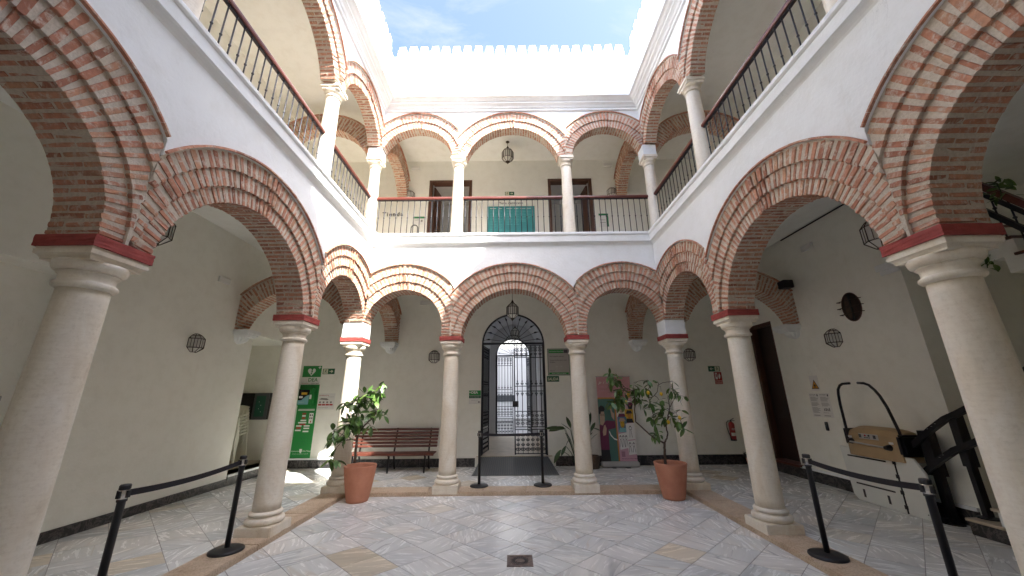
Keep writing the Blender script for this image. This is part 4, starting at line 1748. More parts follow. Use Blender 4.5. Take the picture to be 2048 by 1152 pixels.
def gate_ramp():
    t = thing('access_ramp', 'black ribbed rubber ramp sloping up to the iron gate', 'ramp')
    bm = B()
    y0, y1, zt = 8.30, YBW - 0.03, 0.245
    vs = [(-0.90, y0, Z_GAL + 0.002), (0.94, y0, Z_GAL + 0.002), (0.88, y1, Z_GAL + 0.002), (-0.88, y1, Z_GAL + 0.002),
          (-0.86, y0 + 0.02, Z_GAL + 0.018), (0.90, y0 + 0.02, Z_GAL + 0.018), (0.80, y1, zt), (-0.80, y1, zt)]
    v = [bm.verts.new(p) for p in vs]
    for f in ((0, 1, 5, 4), (4, 5, 6, 7), (1, 2, 6, 5), (3, 0, 4, 7), (2, 3, 7, 6)):
        bm.faces.new([v[i] for i in f])
    obj('ramp_body', bm, 'ramp_side', t)
    bm = B()
    n = 36
    for i in range(n):
        f0 = (i + 0.15) / n
        f1 = (i + 0.75) / n
        xa0, xb0 = -0.85 + 1.74 * f0, -0.85 + 1.74 * f1
        xa1, xb1 = -0.79 + 1.58 * f0, -0.79 + 1.58 * f1
        q = [(xa0, y0 + 0.04), (xb0, y0 + 0.04), (xb1, y1 - 0.01), (xa1, y1 - 0.01)]
        z = [Z_GAL + 0.025, Z_GAL + 0.025, zt + 0.004, zt + 0.004]
        top = [bm.verts.new((x, y, zz)) for (x, y), zz in zip(q, z)]
        low = [bm.verts.new((x, y, zz - 0.006)) for (x, y), zz in zip(q, z)]
        bm.faces.new(top)
        for k in range(4):
            bm.faces.new((top[k], low[k], low[(k + 1) % 4], top[(k + 1) % 4]))
    o = obj('rib', bm, 'ramp_rubber', t)
    o['kind'] = 'stuff'
    bm = B()
    box(bm, -0.90, 0.90, YBW - 0.028, YBW + 0.10, 0.246, 0.262)
    obj('threshold', bm, 'stone_sill', t)


gate_ramp()


# ------------------------------------------------------------------ balcony railings
def railing(frame, u0, u1, label, n):
    t = thing('balcony_railing', label, 'railing', frame @ T(0, 0.225, 0), 'dark balcony railings with wooden handrails')
    bm = B()
    prof = [(-0.035, 5.862), (0.035, 5.862), (0.042, 5.885), (0.038, 5.915), (0.018, 5.933), (-0.018, 5.933), (-0.038, 5.915), (-0.042, 5.885)]
    a = [bm.verts.new((u0, y, z)) for y, z in prof]
    b = [bm.verts.new((u1, y, z)) for y, z in prof]
    bm.faces.new(a)
    bm.faces.new(b[::-1])
    for i in range(8):
        bm.faces.new((a[i], b[i], b[(i + 1) % 8], a[(i + 1) % 8]))
    obj('handrail', bm, 'rail_wood', t)
    bm = B()
    box(bm, u0, u1, -0.017, 0.017, 5.846, 5.861)
    box(bm, u0, u1, -0.012, 0.012, 5.000, 5.012)
    obj('flat_bar', bm, 'rail_iron', t)
    bm = B()
    tube(bm, [(0, 0, 4.89), (0, 0, 5.846)], 0.0085, 8)
    lathe(bm, [(0.008, 5.408), (0.0135, 5.416), (0.015, 5.425), (0.0135, 5.434), (0.008, 5.442)], 8)
    lathe(bm, [(0.009, 5.825), (0.013, 5.835), (0.015, 5.846)], 8)
    me = mesh_from(finish(bm), 'baluster', 'rail_iron', True)
    for i in range(n):
        place('baluster', me, t, T(u0 + (u1 - u0) * (i + 0.5) / n + random.uniform(-0.004, 0.004), 0, 0))


c_ = 0.118
railing(AL, YC['L'][1] + c_, YC['L'][2] - c_, 'long left balcony railing under the wide upper left arch', 19)
railing(AL, YC['L'][2] + c_, YCN - c_, 'short left balcony railing between the two left balcony columns', 14)
railing(AR, -YC['R'][2] + c_, -YC['R'][1] - c_, 'long right balcony railing under the wide upper right arch', 19)
railing(AR, -YCN + c_, -YC['R'][2] - c_, 'short right balcony railing between the two right balcony columns', 14)
railing(AB, XC[0] + c_, XC[1] - c_, 'back balcony railing in front of the word Tienda', 13)
railing(AB, XC[1] + c_, XC[2] - c_, 'middle back balcony railing in front of the teal panel', 18)
railing(AB, XC[2] + c_, XC[3] - c_, 'back balcony railing in front of the right doorway', 13)


# ------------------------------------------------------------------ doors
def upper_door(h, label, open_right):
    a, b, z0, z1 = h
    t = thing('doorway', label, 'door', FB, 'dark wooden doorways of the upper gallery')
    bm = B()
    w = 0.085
    for x0, x1, za, zb in ((a, a + w, z0, z1), (b - w, b, z0, z1), (a + w + 0.001, b - w - 0.001, z1 - w, z1)):
        box(bm, x0 + 0.001, x1 - 0.001, -0.012, 0.12, za, zb - 0.001)
        box(bm, x0 + 0.02, x1 - 0.02, 0.13, 0.2, za, zb - 0.02)
    obj('door_frame', bm, 'door_wood', t)
    bm = B()
    box(bm, 0.0, 0.50, 0, 0.045, z0 + 0.02, z1 - w - 0.02)
    for za, zb in ((z0 + 0.2, z0 + 1.2), (z0 + 1.35, z1 - 0.35)):
        box(bm, 0.09, 0.41, -0.012, -0.001, za, zb)
    lf = obj('door_leaf', bm, 'door_wood', t, (T(b - w - 0.002, 0.21, 0) @ RZ(R(98))) if open_right else (T(a + w + 0.05, 0.21, 0) @ RZ(R(80))))
    bm = B()
    box(bm, a - 0.05, b + 0.05, -0.03, -0.001, z1 + 0.001, z1 + 0.05)
    obj('lintel_band', bm, 'upper_plaster', t)
    bm = B()
    x0, x1, ya, yb = a - 0.5, b + 0.5, 0.2, 2.0
    for q in (((x0, ya, z0), (x0, yb, z0), (x0, yb, z1 + .3), (x0, ya, z1 + .3)), ((x1, ya, z0), (x1, yb, z0), (x1, yb, z1 + .3), (x1, ya, z1 + .3)),
              ((x0, yb, z0), (x1, yb, z0), (x1, yb, z1 + .3), (x0, yb, z1 + .3)), ((x0, ya, z0), (x1, ya, z0), (x1, yb, z0), (x0, yb, z0)),
              ((x0, ya, z1 + .3), (x1, ya, z1 + .3), (x1, yb, z1 + .3), (x0, yb, z1 + .3))):
        bm.faces.new([bm.verts.new(p) for p in q])
    obj('room_lining', bm, 'door_leaf_grey', t)
    return t


upper_door(U_D1, 'dark upper doorway with brown wooden frame behind the left back column', False)
upper_door(U_D2, 'dark upper doorway with brown wooden frame behind the right back column', True)


def side_door():
    a, b, z0, z1 = RDOOR
    t = thing('wooden_door', 'dark wooden door in the right gallery wall between column and stair lift', 'door', FR)
    bm = B()
    w = 0.07
    for x0, x1, za, zb in ((a, a + w, z0, z1), (b - w, b, z0, z1), (a + w + .001, b - w - .001, z1 - w, z1)):
        box(bm, x0 + .001, x1 - .001, 0.03, 0.2, za, zb - .001)
    obj('door_frame', bm, 'door_wood', t)
    bm = B()
    box(bm, a + w + .002, b - w - .002, 0.16, 0.20, z0 + 0.02, z1 - w - .002)
    obj('door_leaf', bm, 'dark_door_wood', t)
    bm = B()
    for za, zb in ((z0 + 0.15, z0 + 0.85), (z0 + 1.0, z0 + 1.7), (z0 + 1.85, z1 - 0.25)):
        box(bm, a + w + .08, b - w - .08, 0.145, 0.159, za, zb)
    obj('door_panel', bm, 'dark_door_wood', t)
    bm = B()
    box(bm, a - 0.06, b + 0.06, -0.10, 0.25, z0 - 0.035, z0 + 0.006)
    obj('threshold', bm, 'bench_wood', t)


side_door()


# ------------------------------------------------------------------ wooden bench
def bench():
    t = thing('wooden_bench', 'reddish brown slatted wooden bench on black iron legs by the back wall', 'bench', T(-2.77, 8.86, Z_GAL))
    L = 0.985
    seat = mesh_from(finish(bbox(-L, L, -0.032, 0.032, -0.014, 0.014, 0.005)), 'slat', 'bench_wood')
    for i in range(5):
        place('slat', seat, t, T(0, -0.19 + 0.078 * i, 0.375 - (0.014 if i == 0 else 0) + 0.0015 * i) @ Matrix.Rotation(R(-16 if i == 0 else 2), 4, 'X'))
    back = mesh_from(finish(bbox(-L, L, -0.012, 0.012, -0.026, 0.026, 0.005)), 'slat', 'bench_wood')
    for i in range(6):
        z = 0.50 + 0.070 * i
        place('slat', back, t, T(0, 0.205 + 0.028 * i, z) @ Matrix.Rotation(R(-20), 4, 'X'))
    for x in (-0.80, 0.0, 0.80):
        b = B()
        bar(b, (x, -0.20, 0.0), (x, -0.16, 0.355), 0.035, 0.03, (0, 1, 0))
        bar(b, (x, 0.32, 0.0), (x, 0.175, 0.355), 0.035, 0.03, (0, 1, 0))
        bar(b, (x, -0.215, 0.345), (x, 0.20, 0.350), 0.035, 0.022)
        bar(b, (x, 0.19, 0.34), (x, 0.365, 0.88), 0.035, 0.022, (0, 1, 0))
        obj('leg', b, 'lift_black', t)


bench()


# ------------------------------------------------------------------ lanterns
def lantern_parts(R0, H, half):
    lv = [(-H / 2, R0 * 0.36), (-H * 0.27, R0), (H * 0.22, R0), (H * 0.40, R0 * 0.62), (H / 2, R0 * 0.25)]
    n = 5 if half else 8
    angs = [PI + PI * i / n for i in range(n + 1)] if half else [2 * PI * i / n for i in range(n)]
    f = B()
    th = 0.0062

    def pt(a, r, z):
        return (r * math.cos(a), r * math.sin(a) * (1.05 if half else 1), z)
    for (z0, r0), (z1, r1) in zip(lv, lv[1:]):
        for a in angs:
            tube(f, [pt(a, r0, z0), pt(a, r1, z1)], th, 4)
    for z, r in lv:
        m = len(angs) if not half else len(angs) - 1
        for i in range(m):
            tube(f, [pt(angs[i], r, z), pt(angs[(i + 1) % len(angs)], r, z)], th, 4)
    m = len(angs) if not half else len(angs) - 1
    for i in range(m):
        a, b = angs[i], angs[(i + 1) % len(angs)]
        if not half and i == len(angs) - 1:
            b += 2 * PI
        c = (a + b) / 2
        q = math.cos((b - a) / 2)
        tube(f, [pt(c, R0 * q, lv[1][0]), pt(c, R0 * q, lv[2][0])], th * 0.7, 4)
    if not half:
        lathe(f, [(R0 * 0.25, H / 2), (R0 * 0.3, H / 2 + 0.01), (R0 * 0.12, H / 2 + 0.05), (0.012, H / 2 + 0.075)], 10)
        lathe(f, [(0.006, -H / 2 - 0.06), (0.02, -H / 2 - 0.04), (R0 * 0.34, -H / 2)], 10)
    else:
        box(f, -R0 * 0.9, R0 * 0.9, -0.012, -0.001, -H * 0.30, H * 0.30)
    gl = B()
    k = 0.955
    for (z0, r0), (z1, r1) in zip(lv, lv[1:]):
        for i in range(m):
            a, b = angs[i], angs[(i + 1) % len(angs)]
            gl.faces.new([gl.verts.new(pt(x, r * k, z)) for x, r, z in ((a, r0, z0), (b, r0, z0), (b, r1, z1), (a, r1, z1))])
    blb = B()
    lathe(blb, [(0.012, -0.07), (0.026, -0.03), (0.03, 0.0), (0.018, 0.04), (0.015, 0.08)], 10, 0, -R0 * 0.45 if half else 0)
    return mesh_from(finish(f), 'frame', 'bronze'), mesh_from(gl, 'glass', 'lantern_glass'), mesh_from(finish(blb), 'bulb', 'white_plastic')


WL = lantern_parts(0.135, 0.31, True)
HL = lantern_parts(0.135, 0.36, False)


def wall_lantern(mtx, label):
    t = thing('wall_lantern', label, 'wall lantern', mtx, 'bronze and glass wall lanterns')
    place('frame', WL[0], t)
    place('glass', WL[1], t)
    place('bulb', WL[2], t)


def hanging_lantern(x, y, z, ztop, label, s=1.0):
    t = thing('hanging_lantern', label, 'hanging lantern', T(x, y, z), 'bronze and glass hanging lanterns')
    S = Matrix.Scale(s, 4)
    place('frame', HL[0], t, S)
    place('glass', HL[1], t, S)
    place('bulb', HL[2], t, S)
    b = B()
    tube(b, [(0, 0, 0.24 * s), (0, 0, ztop - z)], 0.005, 5)
    lathe(b, [(0.05, ztop - z), (0.05, ztop - z - 0.015), (0.02, ztop - z - 0.04), (0.004, ztop - z - 0.05)], 10)
    obj('rod', b, 'bronze', t)


wall_lantern(FL @ T(6.23, 0, 2.55), 'bronze wall lantern alone on the left gallery wall')
wall_lantern(FB @ T(-2.02, 0, 2.60), 'bronze wall lantern on the back wall above the bench')
wall_lantern(FB @ T(4.50, 0, 2.59), 'bronze wall lantern on the back wall left of the exit and fire signs')
wall_lantern(FR @ T(-6.35, 0, 2.55), 'bronze wall lantern on the right wall below the oval window')
wall_lantern(FB @ T(-2.97, 0, 7.26), 'bronze wall lantern above the back balcony rail over the word Tienda')
wall_lantern(FB @ T(2.93, 0, 7.30), 'bronze wall lantern above the back balcony rail near the right corner')
hanging_lantern(-0.01, 8.1, 3.50, Z_CEIL, 'hanging lantern below the central brick arch in front of the gate')
hanging_lantern(0.07, 11.6, 3.55, 4.26, 'dark hanging lantern inside the passage behind the gate')
hanging_lantern(-0.10, 8.5, 7.98, Z_UCEIL, 'ornate hanging lantern under the central upper arch', 1.15)


def at_x(u, v, x):
    p = at(u, v, 1.0)
    o = cam.matrix_world.translation
    return o + (p - o) * ((x - o.x) / (p.x - o.x))


p = at_x(316, 458, -4.2)
hanging_lantern(p.x, p.y, p.z, Z_CEIL, 'hanging lantern half hidden by the nearest left column top', 1.05)
p = at_x(1756, 466, 4.3)
hanging_lantern(p.x, p.y, p.z, Z_CEIL, 'hanging lantern half hidden by the nearest right column top', 1.05)


# ------------------------------------------------------------------ small wall boxes
def emergency_light(mtx, label, w=0.26, h=0.11):
    t = thing('emergency_light', label, 'emergency light', mtx, 'white emergency lights on the gallery walls')
    obj('body', bbox(-w / 2, w / 2, -0.05, -0.001, -h / 2, h / 2, 0.008), 'white_plastic', t)
    obj('diffuser', bbox(-w / 2 + 0.02, w / 2 - 0.02, -0.058, -0.0505, -h / 2 + 0.015, h / 2 - 0.015, 0.003), 'paper', t)


emergency_light(FL @ T(6.52, 0, 3.78), 'white emergency light high on the left gallery wall')
emergency_light(FB @ T(-2.33, 0, 4.02), 'white emergency light high on the back wall seen through the bench arch')
emergency_light(FR @ T(-6.41, 0, 4.30), 'white emergency light high on the right gallery wall')
emergency_light(FB @ T(-2.86, 0, 8.18), 'white emergency light on the upper back wall at the left')
emergency_light(FB @ T(2.88, 0, 8.22), 'white emergency light on the upper back wall at the right')
p = at_x(648, 88, XLW)
emergency_light(FL @ T(p.y, 0, p.z), 'grey emergency light high on the upper left wall beside the brick arch')

t = thing('loudspeaker', 'black loudspeaker on the right wall beside the transverse brick arch', 'loudspeaker', FR @ T(-7.0, 0, 3.72))
obj('cabinet', bbox(-0.17, 0.13, -0.26, -0.06, -0.08, 0.08, 0.012), 'black_plastic', t)
obj('grille', bbox(-0.15, 0.11, -0.268, -0.2605, -0.065, 0.065, 0.004), 'iron', t)
b = B(); bar(b, (0, -0.06, 0), (0, -0.001, 0), 0.05, 0.05); obj('mount', b, 'black_plastic', t)


def oval_window():
    t = thing('oval_window', 'small oval window with three iron bars high on the right wall', 'window', FR @ T(-5.88, 0, 3.0))
    a, c = 0.175, 0.245
    b = B()
    out, inn = ell(0, 0, a, c, 28), ell(0, 0, a * 0.92, c * 0.94, 28)
    n = 28
    vo = [b.verts.new((x, -0.012, z)) for x, z in out]
    vb = [b.verts.new((x, -0.001, z)) for x, z in out]
    vi = [b.verts.new((x, -0.012, z)) for x, z in inn]
    vd = [b.verts.new((x, -0.003, z)) for x, z in inn]
    for i in range(n):
        j = (i + 1) % n
        b.faces.new((vo[i], vo[j], vi[j], vi[i]))
        b.faces.new((vb[i], vb[j], vo[j], vo[i]))
        b.faces.new((vi[i], vi[j], vd[j], vd[i]))
    obj('frame', b, 'door_wood', t)
    b = B(); sheet(b, inn, -0.004); obj('pane', b, 'dark_door_wood', t, recalc=False)
    b = B(); box(b, -0.012, 0.012, -0.02, -0.005, -c * 0.93, c * 0.93); obj('mullion', b, 'print_black', t)
    b = B(); prism(b, ell(-0.055, 0, 0.05, 0.20, 16), -0.016, -0.006); obj('shutter', b, 'bark', t)
    for z in (-0.11, 0.0, 0.11):
        w = a * math.sqrt(1 - (z / c) ** 2) + 0.035
        b = B(); tube(b, [(-w, -0.001, z), (-w, -0.06, z), (w, -0.06, z), (w, -0.001, z)], 0.007, 6); obj('bar', b, 'bronze', t)


oval_window()
b = B()
tube(b, [(XRW - 0.012, 5.2, 4.70), (XRW - 0.012, 7.0, 4.70)], 0.012, 6)
tag(obj('cable_duct', b, 'iron'), 'dark cable duct along the top of the right gallery wall', 'cable')
b = B()
tube(b, [(3.0, 7.5, 3.55), (3.02, 7.52, 3.3), (3.1, 7.55, 3.16), (3.3, 7.6, 3.12), (3.5, 7.6, 3.2)], 0.006, 5)
tag(obj('loose_cable', b, 'black_plastic'), 'black loose cable hanging under the arch beside the right corner column', 'cable')


# ------------------------------------------------------------------ signs
def board(name, label, cat, frame, x0, x1, z0, z1, mat, th=0.006, group=None):
    t = thing(name, label, cat, frame @ T((x0 + x1) / 2, 0, (z0 + z1) / 2), group)
    w, h = (x1 - x0) / 2, (z1 - z0) / 2
    obj('board', bbox(-w, w, -th, -0.001, -h, h), mat, t)
    return t, w, h


def patch(parent, pts, y, mat, name='print', th=0.0008):
    b = B()
    prism(b, pts, y - th, y)
    return obj(name, b, mat, parent)


def rect(x0, x1, z0, z1):
    return [(x0, z0), (x1, z0), (x1, z1), (x0, z1)]


def arrow(cx, cz, s, d=1):
    pts = [(-1, .16), (.15, .16), (-.2, .62), (.25, .62), (.95, 0), (.25, -.62), (-.2, -.62), (.15, -.16), (-1, -.16)]
    return [(cx + d * x * s, cz + z * s) for x, z in pts][::d]


def runner(parent, cx, cz, s, mat, y, d=1):
    """running figure of an exit sign"""
    patch(parent, ell(cx + d * .12 * s, cz + .75 * s, .17 * s, .17 * s, 10), y, mat)
    for pts in ([(-.1, .5), (.2, .5), (.1, -.05), (-.2, -.05)], [(.1, 0), (.45, -.25), (.4, -.75), (.25, -.75), (.25, -.35), (-.1, -.1)],
                [(-.15, -.02), (.05, -.1), (-.15, -.5), (-.6, -.6), (-.6, -.45), (-.28, -.38)], [(.1, .5), (.55, .25), (.5, .12), (.12, .3)],
                [(0, .5), (-.45, .35), (-.55, 0), (-.42, 0), (-.33, .24), (0, .34)]):
        q = [(cx + d * x * s, cz + z * s) for x, z in pts]
        patch(parent, q if d > 0 else q[::-1], y, mat)


def exit_sign(frame, cx, cz, w, h, label, d=1):
    t, W, H = board('exit_sign', label, 'exit sign', frame, cx - w / 2, cx + w / 2, cz - h / 2, cz + h / 2, 'sign_dark_green', 0.006, 'green running man exit signs')
    y = -0.0062
    patch(t, rect(-d * W * .5 - W * .38, -d * W * .5 + W * .38, -H * .86, H * .86), y, 'print_cream')
    runner(t, -d * W * .5, 0, H * .8, 'sign_dark_green', y - 0.001, d)
    patch(t, arrow(d * W * .45, 0, H * .72, d), y, 'print_cream')


exit_sign(FB, -4.67, 2.26, 0.30, 0.135, 'green exit sign with right arrow beside the white heart sign')
exit_sign(FB, 5.07, 2.235, 0.29, 0.135, 'green exit sign with left arrow above the red fire sign', -1)
exit_sign(FB, -0.06, 7.30, 0.27, 0.115, 'green exit sign above the back balcony rail over the teal panel')


def dea_point():
    t, W, H = board('heart_sign', 'green square sign with white heart and lightning bolt', 'sign', FB, -5.32, -4.855, 2.125, 2.40, 'dea_green')
    y = -0.0062
    heart = []
    for i in range(28):
        a = 2 * PI * i / 28
        heart.append((0.0062 * 16 * math.sin(a) ** 3 - 0.01, 0.0066 * (13 * math.cos(a) - 5 * math.cos(2 * a) - 2 * math.cos(3 * a) - math.cos(4 * a)) - 0.005))
    patch(t, heart[::-1], y, 'print_white', 'heart')
    patch(t, [(0.012, 0.075), (-0.03, -0.005), (-0.005, -0.002), (-0.02, -0.045), (-0.034, -0.04), (-0.018, -0.085), (0.012, -0.05), (-0.004, -0.048), (0.026, 0.018), (0.0, 0.014), (0.03, 0.075)], y - 0.001, 'dea_green', 'bolt')
    patch(t, rect(0.15, 0.215, 0.088, 0.106), y, 'print_white', 'cross')
    patch(t, rect(0.173, 0.192, 0.065, 0.129), y - 0.0009, 'print_white', 'cross')
    t, W, H = board('defibrillator_sign', 'white sign reading DEA below the green heart sign', 'sign', FB, -5.34, -4.86, 1.945, 2.12, 'paper')
    lettering('DEA', 0.125, 'dea_green', t, -0.06, y, -0.015, bold=0.002)
    patch(t, rect(-0.235, 0.235, -0.030, -0.0275), y, 'print_grey')
    lettering('Ayuntamiento', 0.03, 'print_red', t, -0.21, y, -0.07)
    lettering('cardioprotegida', 0.03, 'print_black', t, 0.03, y, -0.07)
    t, W, H = board('defibrillator_station', 'tall green defibrillator panel with clear front cabinet and instructions', 'defibrillator', FB, -5.325, -4.85, 0.255, 1.94, 'dea_green', 0.012)
    y = -0.0122
    c = obj('cabinet', bbox(-0.19, 0.17, -0.15, -0.0125, 0.33, 0.76, 0.02, 2), 'dea_green', t)
    obj('cabinet_window', bbox(-0.165, 0.09, -0.156, -0.151, 0.37, 0.72, 0.002), 'screen_black', c)
    b = B(); prism(b, [(-0.165, 0.372), (0.09, 0.372), (0.09, 0.60), (0.0, 0.56), (-0.08, 0.48), (-0.165, 0.47)], -0.158, -0.1563)
    obj('aqua_label', b, 'aqua_print', c)
    obj('yellow_kit', bbox(-0.10, 0.04, -0.1575, -0.1563, 0.60, 0.655), 'banner_yellow', c)
    patch(c, rect(-0.15, -0.06, 0.52, 0.57), -0.1585, 'print_white', 'label')
    patch(c, rect(0.10, 0.15, 0.50, 0.60), -0.1503, 'print_white', 'label')
    lettering('EMERGENCIA', 0.022, 'paper', c, -0.15, -0.159, 0.42)
    for z in (0.25, 0.225):
        patch(t, rect(-0.2, 0.2, z, z + 0.014), y, 'print_white')
    flow = [(-0.04, 0.155, .09, 'print_red'), (-0.04, 0.105, .09, 'print_white'), (-0.04, 0.055, .08, 'print_red'), (-0.04, 0.0, .14, 'print_white'), (-0.06, -0.05, .20, 'print_white'),
            (-0.05, -0.09, .15, 'print_red'), (-0.13, -0.125, .13, 'print_white'), (0.06, -0.125, .14, 'print_white'), (-0.13, -0.17, .12, 'print_red'), (-0.14, -0.225, .14, 'print_white'), (0.06, -0.18, .14, 'print_white'), (0.05, -0.25, .14, 'print_white')]
    for cx, cz, w, m in flow:
        patch(t, rect(cx - w / 2, cx + w / 2, cz - 0.016, cz + 0.016), y, m, 'step_label')
    patch(t, rect(0.09, 0.19, -0.07, 0.17), y, 'print_white', 'pictogram')
    for cx, cz in ((0.115, 0.12), (0.16, 0.12), (0.115, 0.05), (0.16, 0.05), (0.14, -0.03)):
        patch(t, rect(cx - 0.012, cx + 0.012, cz - 0.02, cz + 0.02), y - 0.001, 'print_red' if cz < 0 else 'print_black', 'pictogram')
    for cx, cz, r in ((-0.06, -0.40, 0.04), (0.05, -0.40, 0.035), (0.0, -0.52, 0.05), (-0.1, -0.52, 0.035), (0.1, -0.5, 0.035)):
        b = B(); tube(b, [(cx + r * math.cos(a), y, cz + r * math.sin(a)) for a in [2 * PI * i / 16 for i in range(17)]], 0.003, 4, False)
        obj('figure_print', b, 'sign_green', t)
    patch(t, [(-0.03, -0.64), (-0.03, -0.70), (0, -0.74), (0.03, -0.70), (0.03, -0.64)][::-1], y, 'print_white', 'crest')
    lettering('Ayuntamiento', 0.04, 'print_white', t, -0.225, y, -0.70)
    lettering('Vélez-Málaga', 0.04, 'print_white', t, 0.035, y, -0.70)
    lettering('Delegación de Emergencias y Protección Civil', 0.02, 'print_white', t, 0, y, -0.755, 'CENTER')
    # first aid leaflet
    t, W, H = board('instruction_sheet', 'white instruction sheet with red labels right of the defibrillator panel', 'notice', FB, -4.845, -4.43, 1.345, 1.725, 'paper', 0.003)
    y = -0.0032
    lettering('DESFIBRILADOR', 0.034, 'print_red', t, -0.19, y, 0.13)
    lettering('cómo utilizarlo', 0.024, 'print_grey', t, 0.03, y, 0.10)
    patch(t, [(-0.18, 0.05), (0.02, 0.03), (0.06, 0.05), (0.0, 0.075), (-0.12, 0.08)], y, 'print_grey', 'drawing')
    for i in range(4):
        patch(t, rect(-0.17 + 0.09 * i, -0.13 + 0.09 * i, -0.04, 0.0), y, 'print_grey', 'drawing')
        patch(t, rect(-0.185 + 0.092 * i, -0.105 + 0.092 * i, -0.095, -0.06), y, 'print_red', 'label')
    lettering('Llame al 112 y siga las instrucciones', 0.017, 'print_black', t, -0.18, y, -0.15)


dea_point()


def signs():
    t, W, H = board('direction_sign', 'small green and white DEA sign left of the gate', 'sign', FB, -1.11, -0.81, 1.44, 1.765, 'paper', 0.005)
    y = -0.0052
    patch(t, rect(-W + .004, W - .004, 0.045, H - .004), y, 'dea_green')
    lettering('DEA', 0.085, 'print_white', t, -0.01, y - .001, 0.085, 'CENTER', bold=0.003)
    patch(t, arrow(-0.115, 0.115, 0.032, -1), y - .001, 'print_white')
    patch(t, rect(-W + .004, W - .004, -0.025, 0.04), y, 'sign_dark_green')
    lettering('Espacio cardioprotegido', 0.024, 'print_white', t, 0, y - .001, 0.0, 'CENTER')
    lettering('Defibrillator location', 0.022, 'print_grey', t, 0, y, -0.075, 'CENTER')
    patch(t, rect(0.08, 0.12, -0.13, -0.1), y, 'print_grey')
    t, W, H = board('info_board', 'grey information board with green bands right of the gate', 'sign', FB, 0.885, 1.415, 2.12, 2.765, 'steel_board', 0.012)
    y = -0.0122
    patch(t, rect(-W + .02, W * .5, H - 0.10, H - .015), y, 'dea_green')
    patch(t, rect(W * .52, W - .02, H - 0.10, H - .015), y, 'frame_grey')
    lettering('Ayuntamiento', 0.034, 'print_white', t, -W + .04, y - .001, H - 0.068)
    lettering('Vélez-Málaga', 0.034, 'print_white', t, -W * .12, y - .001, H - 0.068)
    lettering('Este espacio cultural', 0.044, 'print_black', t, -W + .045, y, 0.125)
    lettering('Centro de Estudios sobre', 0.042, 'print_black', t, -W + .045, y, 0.03)
    lettering('El Exilio', 0.042, 'print_black', t, -W + .045, y, -0.02)
    lettering('10h - 14h', 0.05, 'pale_text', t, 0, y, -0.13, 'CENTER')
    lettering('Horario', 0.036, 'print_black', t, -W + .045, y, -0.23)
    patch(t, rect(-W + .02, W - .02, -H + .015, -H + .06), y, 'dea_green')
    lettering('Museo y Palacio de Beniel', 0.034, 'print_white', t, 0, y - .001, -H + .026, 'CENTER')
    b = B()
    for x0, x1, z0, z1 in ((-W, W, H, H + .012), (-W, W, -H - .012, -H), (-W - .012, -W, -H - .012, H + .012), (W, W + .012, -H - .012, H + .012)):
        box(b, x0 + .0004, x1 - .0004, -0.017, -0.001, z0 + .0004, z1 - .0004)
    obj('frame', b, 'sign_dark_green', t)
    t, W, H = board('exit_sign', 'green sign reading SALIDA below the grey information board', 'exit sign', FB, 0.84, 1.145, 1.955, 2.095, 'sign_dark_green', 0.006, 'green running man exit signs')
    lettering('SALIDA', 0.098, 'print_cream', t, 0, -0.0062, -0.036, 'CENTER', bold=0.002, sx=0.82)
    t, W, H = board('fire_sign', 'red fire extinguisher sign on the back wall below the exit sign', 'sign', FB, 5.045, 5.235, 1.86, 2.155, 'sign_red', 0.005)
    y = -0.0052
    patch(t, rect(-0.07, -0.015, -0.03, 0.125), y, 'print_white')
    patch(t, rect(-0.055, -0.03, 0.03, 0.105), y - .001, 'sign_red')
    patch(t, [(0.02, -0.03), (0.045, 0.0), (0.06, 0.06), (0.04, 0.12), (0.02, 0.08), (0.005, 0.03)][::-1], y, 'print_white')
    lettering('EXTINTOR', 0.036, 'print_white', t, 0, y, -0.085, 'CENTER')
    patch(t, rect(-0.08, 0.08, -0.125, -0.115), y, 'print_white')
    # lift notices on the right wall
    t = thing('warning_sign', 'yellow triangle warning sign above two paper notices on the right wall', 'sign', FR @ T(-7.03, 0, 1.80))
    obj('board', bbox(-0.10, 0.10, -0.003, -0.001, -0.13, 0.14), 'paper', t)
    patch(t, [(-0.085, -0.10), (0.085, -0.10), (0.0, 0.07)], -0.0032, 'print_black')
    patch(t, [(-0.066, -0.089), (0.066, -0.089), (0.0, 0.043)], -0.0042, 'print_orange')
    patch(t, ell(0, -0.04, 0.022, 0.022, 12), -0.0052, 'print_black')
    patch(t, rect(-0.03, 0.03, -0.075, -0.066), -0.0052, 'print_black')
    t = thing('paper_notice', 'two white typed notices taped side by side on the right wall', 'notice', FR @ T(-7.0, 0, 1.41))
    for sx in (-1, 1):
        s = obj('sheet', bbox(sx * 0.115 - 0.113, sx * 0.115 + 0.113, -0.002, -0.001, -0.21, 0.21), 'paper', t)
        rr = random.Random(sx)
        lettering('PLATAFORMA', 0.022, 'print_black', s, sx * 0.115 - 0.095, -0.0022, 0.175)
        patch(s, ell(sx * 0.115 + 0.08, 0.175, 0.013, 0.02, 8), -0.0022, 'print_black', 'emblem')
        for i in range(17):
            z = 0.14 - 0.017 * i
            if i in (5, 10) or (sx > 0 and 10 < i < 16):
                continue
            patch(s, rect(sx * 0.115 - 0.095, sx * 0.115 - 0.095 + rr.uniform(0.12, 0.19), z, z + 0.006), -0.0022, 'print_grey', 'text_line', 0.0004)
        if sx > 0:
            for i in range(4):
                patch(s, rect(0.05 + 0.035 * i, 0.072 + 0.035 * i, -0.10, -0.055 + 0.01 * (i % 2)), -0.0022, 'print_grey', 'drawing', 0.0004)
        patch(s, rect(sx * 0.115 - 0.09, sx * 0.115 + 0.05, -0.185, -0.175), -0.0022, 'print_grey', 'text_line', 0.0004)
    t = thing('call_box', 'small black wall control below the paper notices', 'wall control', FR @ T(-6.96, 0, 1.05))
